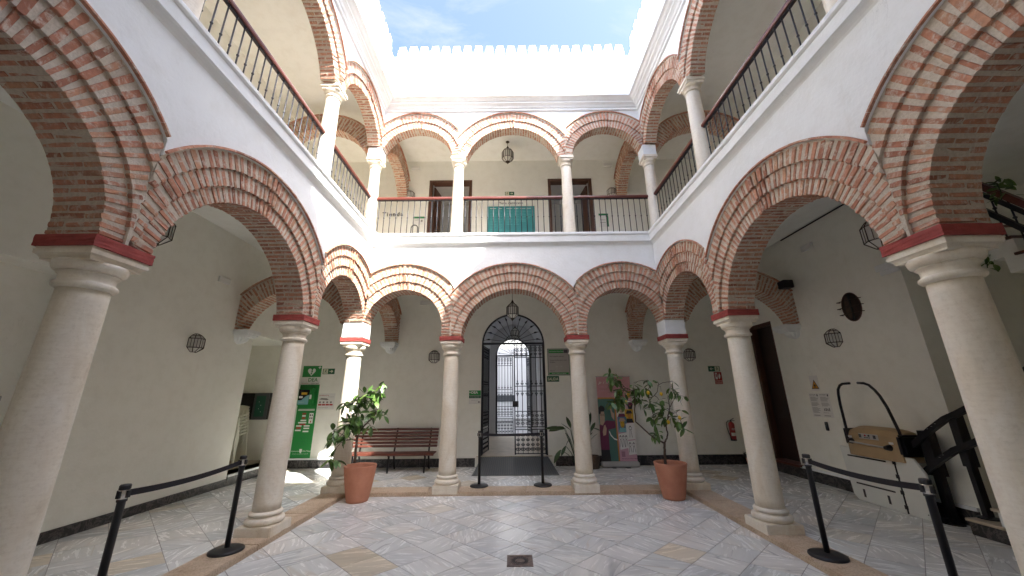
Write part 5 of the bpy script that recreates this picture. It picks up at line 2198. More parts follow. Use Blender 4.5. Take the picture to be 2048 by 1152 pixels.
    obj('body', bbox(-0.028, 0.028, -0.035, -0.001, -0.075, 0.075, 0.01), 'black_plastic', t)
    obj('button', bbox(-0.012, 0.012, -0.041, -0.0355, -0.01, 0.02, 0.003), 'frame_grey', t)
    # upper floor
    t = thing('wall_lettering', 'dark letters reading Tienda on the upper back wall', 'lettering', FB)
    x = -3.72
    for ch, dx in zip('Tienda', (0, .125, .185, .29, .40, .51)):
        lettering(ch, 0.175, 'print_black', t, x + dx * 1.02, -0.012, 6.60, bold=0.005, name='letter')
    t = thing('wall_lettering', 'small dark lettering reading María Zambrano above the teal panel', 'lettering', FB)
    lettering('María Zambrano', 0.105, 'print_black', t, -0.03, -0.006, 6.955, 'CENTER')
    t, W, H = board('teal_panel', 'wide teal exhibition panel on the upper back wall behind the railing', 'panel', FB, -0.71, 0.655, 5.45, 6.875, 'teal_panel', 0.02)
    y = -0.0202
    for i, (x0, x1, n) in enumerate(((-0.60, -0.42, 14), (-0.36, -0.25, 14), (-0.13, 0.04, 10), (0.09, 0.22, 10), (0.26, 0.42, 8), (0.45, 0.58, 6))):
        patch(t, rect(x0, x1, 0.635, 0.65), y, 'print_white', 'heading', 0.0006)
        for k in range(n):
            patch(t, rect(x0, x1 - (0.03 if k % 3 == 2 else 0), 0.575 - 0.05 * k, 0.60 - 0.05 * k), y, 'teal_light', 'text_line', 0.0006)
    t, W, H = board('paper_notice', 'small notice with green heading right of the word Tienda', 'notice', FB, -2.81, -2.50, 6.33, 6.60, 'paper', 0.004)
    patch(t, rect(-W + .01, W - .01, H - .08, H - .02), -0.0042, 'sign_green')
    patch(t, rect(-W + .03, 0, 0, 0.012), -0.0042, 'print_grey')
    patch(t, rect(0.05, 0.1, -0.05, 0.01), -0.0042, 'print_grey')
    t, W, H = board('paper_notice', 'small notice with green frame right of the right upper doorway', 'notice', FB, 2.485, 2.765, 6.2, 6.63, 'paper', 0.004)
    patch(t, rect(-W + .005, W - .005, H - .07, H - .01), -0.0042, 'sign_green')
    patch(t, rect(W - .05, W - .005, -H + .01, H - .075), -0.0042, 'sign_green')
    patch(t, rect(-W + .03, 0.05, 0, 0.012), -0.0042, 'print_grey')
    patch(t, rect(-W + .03, 0.05, -.08, -.068), -0.0042, 'print_grey')
    t = thing('umbrella_stand', 'small dark hoop shaped stand on the upper floor below the green headed notice', 'stand', FB @ T(-2.70, -0.25, Z_UP))
    b = B()
    tube(b, [(-0.09, 0, 0), (-0.09, 0, 1.20)] + [(-0.09 * math.cos(PI * i / 8), 0, 1.20 + 0.09 * math.sin(PI * i / 8)) for i in range(1, 8)] + [(0.09, 0, 1.20), (0.09, 0, 0)], 0.016, 6)
    obj('hoop', b, 'frame_grey', t)
    b = B(); lathe(b, [(0.16, 0), (0.16, 0.02), (0.14, 0.03)], 16); obj('foot', b, 'frame_grey', t)


signs()


def extinguisher():
    t = thing('fire_extinguisher', 'red fire extinguisher with black hose hanging on the back wall', 'fire extinguisher', FB @ T(5.21, -0.10, 0.56))
    b = B()
    lathe(b, [(0.05, 0.0), (0.062, 0.012), (0.065, 0.03), (0.065, 0.36), (0.058, 0.39), (0.03, 0.415), (0.02, 0.42)], 20)
    obj('cylinder', b, 'extinguisher_red', t, smooth=True)
    b = B()
    lathe(b, [(0.022, 0.42), (0.022, 0.455), (0.012, 0.46)], 12)
    bar(b, (-0.01, 0, 0.455), (0.07, -0.01, 0.50), 0.02, 0.012)
    bar(b, (-0.01, 0, 0.45), (0.085, -0.01, 0.445), 0.02, 0.010)
    obj('valve', b, 'black_plastic', t)
    b = B()
    tube(b, [(-0.02, 0, 0.44), (-0.08, -0.01, 0.44), (-0.12, -0.02, 0.40), (-0.125, -0.02, 0.30), (-0.10, -0.02, 0.18), (-0.075, -0.02, 0.08)], 0.009, 8)
    tube(b, [(-0.078, -0.02, 0.09), (-0.066, -0.02, 0.02)], [0.012, 0.016], 8)
    obj('hose', b, 'black_plastic', t)
    b = B()
    n = 10
    r = 0.0662
    v0 = [b.verts.new((r * math.cos(a), r * math.sin(a), 0.11)) for a in [PI * 1.2 + PI * 0.6 * i / n for i in range(n + 1)]]
    v1 = [b.verts.new((v.co.x, v.co.y, 0.18)) for v in v0]
    for i in range(n):
        b.faces.new((v0[i], v0[i + 1], v1[i + 1], v1[i]))
    obj('label', b, 'paper', t, recalc=False)
    lettering('CO2', 0.06, 'print_white', t, -0.045, -0.0672, 0.24, bold=0.001)
    b = B()
    lathe(b, [(0.066, 0.0), (0.0668, 0.002), (0.0668, 0.035), (0.066, 0.036)], 20)
    obj('base_ring', b, 'black_plastic', t)


extinguisher()


# ------------------------------------------------------------------ recess: display case and stacked chairs
t = thing('display_case', 'black framed display case with green board above the stacked chairs', 'display case', FB @ T(-6.37, -0.0, 1.44))
obj('body', bbox(-0.38, 0.38, -0.09, -0.001, -0.31, 0.31, 0.006), 'screen_black', t)
d = obj('door_frame', bbox(0.01, 0.378, -0.105, -0.0905, -0.308, 0.308, 0.004), 'frame_grey', t)
obj('board', bbox(0.07, 0.30, -0.109, -0.1055, -0.24, 0.24), 'board_dark_green', d)
for x, z in ((0.15, 0.1), (0.2, 0.02), (0.16, -0.06), (0.22, -0.13)):
    b = B(); lathe(b, [(0.008, 0), (0.005, 0.006)], 8); obj('pin', b, 'print_white', d, T(x, -0.109, z) @ Matrix.Rotation(PI / 2, 4, 'X'))
b = B()
box(b, -8.1, -6.0, YBW - 0.035, YBW - 0.001, 2.03, 2.055)
tag(obj('wall_ledge', b, 'gallery_plaster'), 'thin plaster ledge above the black display case', 'ledge')


def chair_meshes():
    out = []
    b = B()
    vs = []
    nx, ny = 6, 6
    for j in range(ny + 1):
        for i in range(nx + 1):
            x, y = -0.21 + 0.42 * i / nx, -0.22 + 0.42 * j / ny
            vs.append(b.verts.new((x, y, 0.42 - 0.02 * (1 - (x / .21) ** 2) - 0.02 * (j / ny) - (0.03 if j == 0 else 0))))
    for j in range(ny):
        for i in range(nx):
            k = j * (nx + 1) + i
            b.faces.new((vs[k], vs[k + 1], vs[k + nx + 2], vs[k + nx + 1]))
    bmesh.ops.solidify(b, geom=list(b.faces), thickness=0.008)
    out.append(('seat', mesh_from(finish(b), 'seat', 'chair_plastic', True)))
    b = B()

    def bp(a, f):
        return (a * (0.20 + 0.012 * f), 0.20 + 0.13 * f - 0.05 * a * a, 0.40 + 0.42 * f + (0.035 * (1 - a * a) if f > 0.9 else 0))
    for a0, a1 in ((-1, -0.84), (-0.5, -0.34), (-0.08, 0.08), (0.34, 0.5), (0.84, 1)):
        for k in range(5):
            f0, f1 = k / 5 * 0.9, (k + 1) / 5 * 0.9
            b.faces.new([b.verts.new(bp(*q)) for q in ((a0, f0), (a1, f0), (a1, f1), (a0, f1))])
    for f0, f1 in ((0.9, 1.0), (0.0, 0.1)):
        for k in range(10):
            a0, a1 = -1 + k / 5, -0.8 + k / 5
            b.faces.new([b.verts.new(bp(*q)) for q in ((a0, f0), (a1, f0), (a1, f1), (a0, f1))])
    bmesh.ops.remove_doubles(b, verts=b.verts, dist=0.001)
    bmesh.ops.solidify(b, geom=list(b.faces), thickness=0.012)
    out.append(('backrest', mesh_from(finish(b), 'backrest', 'chair_plastic')))
    for sx in (-1, 1):
        b = B()
        path = [(sx * 0.215, 0.24, 0.70), (sx * 0.255, 0.15, 0.66), (sx * 0.27, 0.0, 0.645), (sx * 0.27, -0.17, 0.64), (sx * 0.262, -0.23, 0.61)]
        for a_, c_2 in zip(path, path[1:]):
            bar(b, a_, c_2, 0.062, 0.018)
        out.append(('arm', mesh_from(finish(b), 'arm', 'chair_plastic')))
        for y0, y1 in ((-0.23, -0.27), (0.2, 0.30)):
            b = B()
            bar(b, (sx * 0.262, y0, 0.61 if y0 < 0 else 0.42), (sx * 0.27, y1, 0.0), 0.03, 0.022, (0, 1, 0))
            out.append(('leg', mesh_from(finish(b), 'leg', 'chair_plastic')))
    return out


CH = chair_meshes()
names = ['lowest', 'second from the bottom', 'third from the bottom', 'middle', 'third from the top', 'second from the top', 'topmost']
for k in range(7):
    t = thing('plastic_chair', 'white plastic armchair, %s in the stack in the recess' % names[k], 'chair', T(-6.40, 8.74 - 0.014 * k, 0.221 + 0.066 * k) @ RZ(R(12)), 'stacked white plastic armchairs')
    for nm, me in CH:
        place(nm, me, t)


# ------------------------------------------------------------------ queue barriers
def stanchion(x, y, label, group='black queue barrier posts', z=Z_KERB, chrome=True):
    t = thing('barrier_post', label, 'barrier post', T(x, y, z), group)
    b = B()
    lathe(b, [(0.165, 0.0), (0.168, 0.006), (0.165, 0.02), (0.15, 0.028), (0.04, 0.036), (0.03, 0.04)], 36)
    obj('base', b, 'black_plastic', t, smooth=True)
    b = B()
    lathe(b, [(0.026, 0.038), (0.026, 0.83), (0.032, 0.832), (0.033, 0.845), (0.030, 0.85)], 20)
    obj('pole', b, 'black_plastic', t, smooth=True)
    b = B()
    lathe(b, [(0.030, 0.85), (0.032, 0.852), (0.032, 0.915), (0.030, 0.917)], 20)
    obj('head', b, 'chrome', t, smooth=True)
    b = B()
    lathe(b, [(0.033, 0.917), (0.036, 0.920), (0.036, 0.945), (0.030, 0.953), (0.01, 0.955)], 20)
    for a in (0, PI / 2, PI, 1.5 * PI):
        vs = box(b, 0.030, 0.046, -0.012, 0.012, 0.86, 0.91)
        bmesh.ops.transform(b, matrix=RZ(a), verts=vs)
    obj('cap', b, 'black_plastic', t)
    return t


def belt(t, p, q, zc, sag=0.03):
    p, q = Vector(p), Vector(q)
    d = (q - p)
    n = 12
    b = B()
    rows = []
    for i in range(n + 1):
        f = i / n
        c = p + d * f
        s = sag * 4 * f * (1 - f)
        nrm = Vector((-d.y, d.x, 0)).normalized() * 0.0012
        rows.append([b.verts.new((c.x + nrm.x * a, c.y + nrm.y * a, zc - s + h)) for a, h in ((-1, -0.024), (1, -0.024), (1, 0.024), (-1, 0.024))])
    for a, c in zip(rows, rows[1:]):
        for k in range(4):
            b.faces.new((a[k], a[(k + 1) % 4], c[(k + 1) % 4], c[k]))
    obj('belt', b, 'belt_fabric', t)


t = stanchion(-3.06, 3.15, 'near left barrier post, cut by the bottom photo edge')
stanchion(-3.145, 4.565, 'left barrier post on the kerb beside the left column base')
belt(t, (0, 0.035), (-0.085, 1.38), 0.885)
t = stanchion(3.13, 3.08, 'near right barrier post, cut by the bottom photo edge')
stanchion(3.16, 4.29, 'right barrier post on the kerb in front of the stair lift')
belt(t, (0, 0.035), (0.03, 1.175), 0.885)
t = stanchion(-0.655, 7.40, 'left barrier post in front of the gate ramp')
stanchion(0.52, 7.42, 'right barrier post in front of the gate ramp')
belt(t, (0.035, 0), (1.14, 0.02), 0.885, 0.012)


# ------------------------------------------------------------------ pots and plants
def pot(x, y, label, rt=0.262, rb=0.168, h=0.55, z=Z_COURT, group='terracotta pots with lemon trees'):
    t = thing('terracotta_pot', label, 'flower pot', T(x, y, z), group)
    b = B()
    pr = [(rb * 0.9, 0.0), (rb, 0.006)]
    for i in range(1, 13):
        f = i / 12
        pr.append((rb + (rt - rb) * (f ** 0.8), 0.006 + (h - 0.02) * f))
    pr += [(rt + 0.002, h - 0.005), (rt - 0.006, h), (rt - 0.02, h - 0.004), (rt - 0.028, h - 0.03), (rt - 0.045, h - 0.16)]
    lathe(b, pr, 44, cap=False)
    b.faces.new([v for v in b.verts[:44]][::-1])
    obj('pot_wall', b, 'terracotta', t, smooth=True)
    b = B()
    lathe(b, [(rt - 0.045, h - 0.12), (0.03, h - 0.10)], 24)
    obj('soil', b, 'soil', t)
    return t


def leaf_mesh(mat, wid=0.30, curl=0.16, fold=0.12):
    b = B()
    rows = []
    n = 5
    for i in range(n + 1):
        f = i / n
        w = wid * math.sin(PI * min(1, f * 0.93 + 0.05)) ** 0.8
        z = -curl * f * f
        rows.append([b.verts.new((f, -w, z + fold * w * 1.5)), b.verts.new((f, 0, z)), b.verts.new((f, w, z + fold * w * 1.5))])
    for a, c in zip(rows, rows[1:]):
        for k in range(2):
            b.faces.new((a[k], a[k + 1], c[k + 1], c[k]))
    me = mesh_from(b, 'leaf', mat, True)
    return me


LEAVES = [leaf_mesh('lemon_leaf', 0.21, 0.10), leaf_mesh('lemon_leaf', 0.235, 0.28), leaf_mesh('lemon_leaf', 0.19, -0.12), leaf_mesh('lemon_leaf', 0.22, 0.42)]


def leaf_at(parent, p, d, size, roll, me, name='leaf'):
    x = Vector(d).normalized()
    up = Vector((0, 0, 1))
    if abs(x.dot(up)) > 0.97:
        up = Vector((0, 1, 0))
    y = up.cross(x).normalized()
    z = x.cross(y)
    m = Matrix.Identity(4)
    for i in range(3):
        m[i][0], m[i][1], m[i][2] = x[i], y[i], z[i]
    return place(name, me, parent, T(*p) @ m @ Matrix.Rotation(roll, 4, 'X') @ Matrix.Scale(size, 4))


def lemon_tree(label, base, crop, scale, y0, branches, clusters, lemons, seed, lsize, dens=1.0):
    """base: foot of the trunk; branches and clusters are given on the photograph, each with a depth offset"""
    rr = random.Random(seed)
    t = thing('lemon_tree', label, 'tree', T(*base), 'lemon trees in terracotta pots')
    o = Vector(base)

    def W(px, py, dy=0.0):
        return at(crop[0] + px * scale, crop[1] + py * scale, y0 + dy) - o
    twigs = []
    for k, (pts, r0, r1) in enumerate(branches):
        b = B()
        P = [W(*q) for q in pts]
        fine = []
        for a, c in zip(P, P[1:]):
            for i in range(4):
                fine.append(a.lerp(c, i / 4) + Vector((rr.uniform(-1, 1), rr.uniform(-1, 1), rr.uniform(-1, 1))) * 0.004)
        fine.append(P[-1])
        n = len(fine)
        tube(b, fine, [r0 + (r1 - r0) * i / (n - 1) for i in range(n)], 7)
        obj('trunk' if k == 0 else 'branch', b, 'bark', t, smooth=True)
        twigs += fine
    for (cx, cy, rad, n, dy) in clusters:
        c = W(cx, cy, dy)
        px = (W(cx + rad, cy, dy) - c).length
        # a twig from the nearest branch point to the clump
        near = min(twigs, key=lambda q: (q - c).length)
        if (near - c).length > 0.02:
            b = B()
            mid = near.lerp(c, 0.5) + Vector((0, 0, 0.015))
            tube(b, [near, mid, c], [0.006, 0.0045, 0.003], 5)
            obj('twig', b, 'bark', t)
        for i in range(int(n * dens + 0.5)):
            v = Vector((rr.gauss(0, 1), rr.gauss(0, 1), rr.gauss(0, 1))).normalized() * rr.uniform(0.1, 0.8) * px
            p = c + v
            d = Vector((rr.uniform(-1, 1), rr.uniform(-1, 0.8), rr.uniform(-1.15, 0.45)))
            if v.length > 1e-4:
                d += v.normalized() * 0.9
            d.z -= 0.25
            leaf_at(t, p, d, lsize * rr.uniform(0.7, 1.25), rr.uniform(-0.7, 0.7), LEAVES[rr.randrange(4)])
    b = B()
    lathe(b, [(0.002, -0.038), (0.012, -0.033), (0.024, -0.018), (0.028, 0.0), (0.024, 0.016), (0.012, 0.03), (0.003, 0.034)], 14)
    lm = mesh_from(finish(b), 'lemon', 'lemon_skin', True)
    for q in lemons:
        place('lemon', lm, t, T(*W(*q)) @ Matrix.Rotation(rr.uniform(-0.4, 0.4), 4, 'X'))


pot(-2.61, 6.72, 'terracotta pot of the leafy lemon tree, at the left')
pot(2.625, 6.70, 'terracotta pot of the sparse lemon tree with fruit, at the right')
lemon_tree('bushy lemon tree leaning left over its pot, partly in sun', (-2.60, 6.72, Z_COURT + 0.45), (640, 760), 0.21708, 6.72,
           [([(322, 765), (330, 640), (338, 560), (345, 520)], 0.024, 0.018),
            ([(342, 545), (362, 480), (420, 408), (480, 355), (522, 300), (548, 220), (562, 110, 0.02), (574, 28, 0.04)], 0.017, 0.004),
            ([(338, 560), (300, 545, -0.05), (262, 552, -0.08), (205, 500, -0.1), (120, 465, -0.12)], 0.012, 0.004),
            ([(366, 475), (376, 390, 0.06), (345, 280, 0.08), (380, 170, 0.1)], 0.011, 0.004),
            ([(262, 552, -0.08), (190, 580, -0.12), (150, 630, -0.15), (125, 700, -0.16)], 0.006, 0.003),
            ([(376, 390, 0.06), (320, 330, -0.04), (262, 240, -0.06)], 0.008, 0.003)],
           [(420, 150, 62, 13, 0.1), (385, 190, 45, 8, 0.06), (300, 215, 60, 11, -0.06), (345, 200, 45, 7, 0.0), (500, 185, 62, 11, 0.05), (340, 330, 78, 17, -0.02), (300, 380, 60, 9, -0.06),
            (460, 310, 58, 10, 0.04), (540, 290, 42, 7, 0.0), (250, 430, 70, 13, -0.1), (130, 470, 58, 9, -0.12), (320, 430, 58, 9, 0.03), (88, 735, 44, 6, -0.16),
            (140, 745, 44, 7, -0.16), (235, 525, 42, 6, -0.1), (105, 545, 28, 3, -0.12), (572, 50, 30, 6, 0.04), (470, 425, 30, 4, 0.0), (558, 125, 42, 7, 0.02), (240, 220, 30, 4, -0.06), (590, 330, 20, 2, 0.0), (510, 110, 40, 5, 0.05)],
           [], 4, 0.15, 1.6)
lemon_tree('sparse lemon tree with yellow lemons in the right pot', (2.61, 6.70, Z_COURT + 0.45), (1195, 735), 0.13889, 6.70,
           [([(978, 1500), (972, 1300), (965, 1150), (965, 1085)], 0.024, 0.019),
            ([(962, 1090), (880, 1050), (800, 1010), (670, 890), (548, 780), (536, 600), (535, 400), (520, 340), (400, 290, 0.03), (320, 210, 0.05), (200, 115, 0.06)], 0.015, 0.004),
            ([(967, 1085), (1000, 1010), (1010, 950), (985, 850), (1010, 740), (1028, 640), (1040, 575), (1020, 480, -0.04), (1015, 400, -0.05)], 0.015, 0.005),
            ([(1040, 575), (1080, 500, 0.03), (1130, 420, 0.05)], 0.007, 0.004),
            ([(985, 850), (950, 740, 0.05), (900, 640, 0.08), (800, 680, 0.05), (775, 570, 0.0), (740, 440, -0.03), (800, 420, -0.03), (862, 350, -0.02), (868, 260, 0.0), (940, 220, 0.0), (1060, 200, 0.02)], 0.009, 0.004),
            ([(740, 440, -0.03), (725, 320, -0.05), (775, 240, -0.06), (700, 190, -0.06), (600, 190, -0.08), (520, 220, -0.1)], 0.006, 0.0025),
            ([(1040, 640), (1090, 660, -0.05), (1130, 650, -0.08), (1165, 720, -0.1)], 0.007, 0.003),
            ([(868, 260, 0.0), (905, 270, 0.02), (917, 340, 0.02)], 0.004, 0.0025),
            ([(1060, 240, 0.02), (1100, 330, 0.02), (1180, 400, 0.02), (1250, 420, 0.02)], 0.005, 0.0025)],
           [(180, 115, 70, 11, 0.06), (240, 205, 62, 10, 0.05), (295, 190, 40, 5, 0.04), (330, 310, 62, 11, 0.02), (270, 380, 52, 9, 0.0), (340, 430, 60, 10, 0.0), (290, 500, 50, 7, 0.0), (205, 505, 48, 6, 0.02),
            (365, 485, 46, 6, -0.02), (420, 370, 36, 4, 0.0), (580, 320, 62, 9, 0.0), (670, 310, 48, 7, 0.02), (570, 420, 60, 8, 0.02), (640, 490, 48, 7, 0.0), (750, 515, 62, 10, -0.03), (670, 600, 22, 2, 0.0),
            (730, 190, 40, 4, -0.06), (890, 470, 50, 5, 0.0), (1040, 290, 38, 4, 0.02), (1080, 345, 50, 6, 0.02), (1140, 370, 38, 4, 0.02), (1190, 410, 22, 2, 0.02), (1255, 410, 28, 3, 0.02), (1090, 210, 24, 2, 0.02),
            (905, 610, 46, 5, 0.06), (980, 605, 38, 4, 0.02), (870, 690, 46, 5, 0.05), (780, 745, 50, 6, 0.03), (820, 830, 28, 3, 0.0), (832, 945, 58, 8, 0.0), (965, 720, 44, 5, 0.02), (1072, 720, 60, 8, -0.05),
            (1160, 785, 60, 9, -0.08), (1200, 620, 30, 3, -0.08), (1240, 865, 28, 3, -0.08), (915, 970, 16, 2, -0.05), (860, 205, 20, 2, 0), (520, 250, 30, 3, 0.03)],
           [(730, 362, -0.08), (917, 380, -0.02), (408, 493, -0.06), (1020, 785, -0.08), (1182, 720, -0.13)], 9, 0.138, 1.1)


def strap_plant():
    y0 = 9.0
    base = Vector((1.78, 9.02, Z_GAL))
    t = thing('leafy_plant', 'dark green long leaved plant half hidden behind the column right of the gate', 'plant', T(*base))
    rr = random.Random(3)

    def W(px, py, dy=0.0):
        return at(1080 + px * 0.22564, 690 + py * 0.22564, y0 + dy) - base
    me = []
    for curl in (0.1, 0.25, -0.05):
        me.append(leaf_mesh('dark_leaf', 0.17, curl, 0.2))
    blades = [((225, 742, -0.2), (48, 752, -0.35)), ((210, 728, -0.2), (80, 770, -0.3)), ((270, 755, -0.1), (185, 700, -0.15)), ((272, 735, 0.05), (236, 636, 0.1)), ((268, 832, -0.1), (208, 898, -0.2)),
              ((185, 930, -0.2), (122, 1040, -0.3)), ((228, 895, -0.2), (190, 985, -0.25)), ((424, 735, 0.05), (427, 592, 0.1)), ((438, 725, 0.0), (455, 600, 0.05)), ((450, 765, 0.0), (486, 684, 0.05)),
              ((468, 735, -0.1), (545, 768, -0.15)), ((452, 838, -0.1), (508, 778, -0.1)), ((424, 832, 0.0), (460, 772, 0.0)), ((300, 700, 0.1), (330, 600, 0.15)), ((225, 780, -0.1), (280, 850, -0.2)), ((390, 700, 0.1), (380, 600, 0.12))]
    root = W(335, 1080)
    for a, b_ in blades:
        p, q = W(*a), W(*b_)
        b = B()
        mid = root.lerp(p, 0.55) + Vector((0, 0, 0.06))
        tube(b, [root, mid, p], [0.010, 0.007, 0.005], 6)
        obj('stem', b, 'dark_leaf', t)
        leaf_at(t, p, q - p, (q - p).length * 1.02, rr.uniform(-0.9, 0.9), me[rr.randrange(3)])
    p0 = thing('plant_pot', 'dark plant pot hidden behind the column right of the gate', 'flower pot', T(*base))
    b = B(); lathe(b, [(0.13, 0.0), (0.15, 0.02), (0.17, 0.26), (0.15, 0.27), (0.14, 0.22)], 20, cap=True); obj('pot_wall', b, 'bark', p0)


strap_plant()
pot(5.44, 9.10, 'small orange pot by the back wall beside the right column', 0.10, 0.07, 0.17, Z_GAL, 'small pots')
t = thing('bushy_plant', 'small dark bushy plant in the orange pot by the right column', 'plant', T(5.44, 9.10, Z_GAL + 0.13))
rr = random.Random(8)
lm = leaf_mesh('dry_leaf', 0.22, 0.2)
for i in range(70):
    a = rr.uniform(0, 2 * PI)
    e = rr.uniform(0.2, 1.4)
    d = Vector((math.cos(a) * math.cos(e), math.sin(a) * math.cos(e), math.sin(e)))
    leaf_at(t, d * rr.uniform(0.03, 0.17), d + Vector((rr.uniform(-.6, .6), rr.uniform(-.6, .6), 0)), rr.uniform(0.05, 0.085), rr.uniform(-1, 1), lm)


# ------------------------------------------------------------------ pink exhibition banner
def banner():
    y0 = 9.12
    c = at(1241.5, 936, y0)
    t = thing('exhibition_banner', 'pink and green exhibition roll up banner standing by the back wall', 'banner', T(c.x, y0, Z_GAL))

    def W(px, py):
        p = at(1080 + px * 0.22564, 690 + py * 0.22564, y0)
        return (p.x - c.x, p.z - Z_GAL)
    (xl, zb), (xr, zt) = W(552, 1058), W(868, 1058)[:1] + W(520, 284)[1:]
    w = (xr - xl) / 2
    xm = (xr + xl) / 2
    obj('base_case', bbox(xm - w - 0.02, xm + w + 0.02, -0.09, 0.09, 0.02, 0.125, 0.02, 2), 'silver', t)
    b = B(); box(b, xm - 0.2, xm - 0.12, -0.14, 0.14, 0.001, 0.019); box(b, xm + 0.12, xm + 0.2, -0.14, 0.14, 0.001, 0.019)
    obj('foot', b, 'frame_grey', t)
    obj('panel', bbox(xm - w, xm + w, -0.002, 0.002, 0.126, zt), 'banner_lilac', t)
    obj('top_rail', bbox(xm - w - 0.01, xm + w + 0.01, -0.012, 0.012, zt + 0.0005, zt + 0.022, 0.004), 'silver', t)
    b = B(); tube(b, [(xm, 0.03, 0.1), (xm, 0.03, zt + 0.01)], 0.008, 8); obj('support_pole', b, 'silver', t)
    fx = lambda px: xm - w + 2 * w * px
    fz = lambda pz: 0.126 + (zt - 0.126) * pz
    k = [0]

    def art(pts, mat, nm='print'):
        k[0] += 1
        patch(t, [(fx(a), fz(b_)) for a, b_ in pts], -0.0021 - 0.0004 * k[0], mat, nm, 0.0004)

    def oval(cx, cz, rx, rz):
        return ell(cx, cz, rx, rz, 14)
    art([(0, 0.745), (1, 0.745), (1, 1), (0, 1)], 'banner_pink')
    art([(0, 0.0), (0.485, 0.0), (0.485, 0.735), (0, 0.735)], 'chalk_green')
    art([(0, 0.728), (0.50, 0.728), (0.50, 0.745), (0, 0.745)], 'banner_orange')
    art([(0.475, 0), (0.51, 0), (0.51, 0.735), (0.475, 0.735)], 'banner_orange')
    # teacher figure
    art([(0, 0.10), (0.24, 0.10), (0.25, 0.36), (0.46, 0.38), (0.46, 0.46), (0.20, 0.47), (0.16, 0.45), (0, 0.42)], 'maroon')
    art([(0, 0), (0.26, 0), (0.24, 0.13), (0, 0.13)], 'hair')
    art([(0.03, 0.42), (0.10, 0.41), (0.155, 0.45), (0.17, 0.50), (0.16, 0.57), (0.10, 0.60), (0.02, 0.60)], 'skin')
    art([(0.0, 0.54), (0.06, 0.55), (0.07, 0.575), (0.15, 0.575), (0.19, 0.60), (0.16, 0.635), (0.08, 0.65), (0.0, 0.62)], 'hair')
    for cx in (0.08, 0.155):
        art(oval(cx, 0.535, 0.028, 0.013), 'print_black')
        art(oval(cx, 0.535, 0.020, 0.009), 'skin')
    art([(0.09, 0.29), (0.17, 0.30), (0.20, 0.37), (0.17, 0.42), (0.13, 0.41), (0.08, 0.34)], 'skin')
    art([(0.34, 0.62), (0.37, 0.635), (0.40, 0.57), (0.45, 0.55), (0.44, 0.47), (0.37, 0.51)], 'skin')
    art([(0.26, 0.34), (0.30, 0.29), (0.40, 0.245), (0.48, 0.235), (0.48, 0.25), (0.40, 0.262), (0.32, 0.30), (0.28, 0.345)], 'print_white')
    # pinned drawings
    def portrait(x0, x1, z0, z1, bg, face, cap, shirt):
        art([(x0, z0), (x1, z0), (x1, z1), (x0, z1)], bg)
        cx = (x0 + x1) / 2
        art([(x0 + 0.01, z0), (x1 - 0.01, z0), (cx + 0.08, z0 + 0.05), (cx - 0.08, z0 + 0.05)], shirt)
        art(oval(cx, (z0 + z1) / 2 + 0.01, (x1 - x0) * 0.24, (z1 - z0) * 0.27), face)
        art([(cx - 0.10, z1 - 0.055), (cx + 0.10, z1 - 0.05), (cx + 0.06, z1 - 0.015), (cx - 0.05, z1 - 0.012)], cap)
        for sx in (-0.025, 0.03):
            art(oval(cx + sx, (z0 + z1) / 2 + 0.02, 0.009, 0.004), 'print_black')
        art([(cx - 0.02, (z0 + z1) / 2 - 0.022), (cx + 0.025, (z0 + z1) / 2 - 0.022), (cx + 0.025, (z0 + z1) / 2 - 0.018), (cx - 0.02, (z0 + z1) / 2 - 0.018)], 'maroon')
    art([(0.52, 0.745), (0.98, 0.745), (0.98, 0.80), (0.86, 0.80), (0.82, 0.745)], 'print_white')
    art([(0.87, 0.74), (0.97, 0.74), (0.97, 0.82), (0.87, 0.82)], 'banner_yellow')
    portrait(0.87, 0.99, 0.60, 0.70, 'print_white', 'banner_orange', 'maroon', 'hair')
    portrait(0.53, 0.80, 0.50, 0.69, 'print_cream', 'skin', 'hair', 'maroon')
    portrait(0.76, 1.0, 0.44, 0.60, 'banner_yellow', 'banner_orange', 'hair', 'hair')
    portrait(0.53, 0.79, 0.33, 0.51, 'banner_blue', 'banner_yellow', 'skin', 'aqua_print')

    def sketch(x0, x1, z0, z1, n, s):
        art([(x0 + s, z0), (x1, z0 + s), (x1 - s * .5, z1), (x0, z1 - s)], 'print_white', 'drawing')
        for i in range(n):
            cx = x0 + (x1 - x0) * (i + 0.6) / (n + 0.2)
            top = z1 - (z1 - z0) * 0.32
            art(oval(cx, top, 0.036 / math.sqrt(n) * 1.2, 0.022), 'print_black')
            art(oval(cx, top, 0.028 / math.sqrt(n) * 1.2, 0.017), 'print_white')
            art([(cx - 0.04, z0 + 0.03), (cx - 0.03, z0 + 0.03), (cx - 0.01, top - 0.02), (cx - 0.018, top - 0.02)], 'print_black')
            art([(cx + 0.03, z0 + 0.03), (cx + 0.04, z0 + 0.03), (cx + 0.018, top - 0.02), (cx + 0.01, top - 0.02)], 'print_black')
            art([(cx - 0.04, top + 0.01), (cx, top + 0.032), (cx + 0.04, top + 0.01), (cx, top + 0.02)], 'print_black')
    sketch(0.75, 1.0, 0.24, 0.44, 1, 0.01)
    sketch(0.52, 0.78, 0.13, 0.33, 3, 0.02)
    sketch(0.76, 0.99, 0.07, 0.24, 2, 0.01)
    yy = -0.0021 - 0.0004 * (k[0] + 2)
    lettering('p i n t o r', 0.10, 'print_white', t, fx(0.05), yy, fz(0.915), shear=0.3, sx=1.35)
    lettering('DIBUJOS Y PINTURAS', 0.058, 'banner_lilac', t, fx(0.06), yy, fz(0.865), sx=1.2)
    lettering('EXPOSICIÓN', 0.058, 'banner_lilac', t, fx(0.06), yy, fz(0.815), sx=1.2)
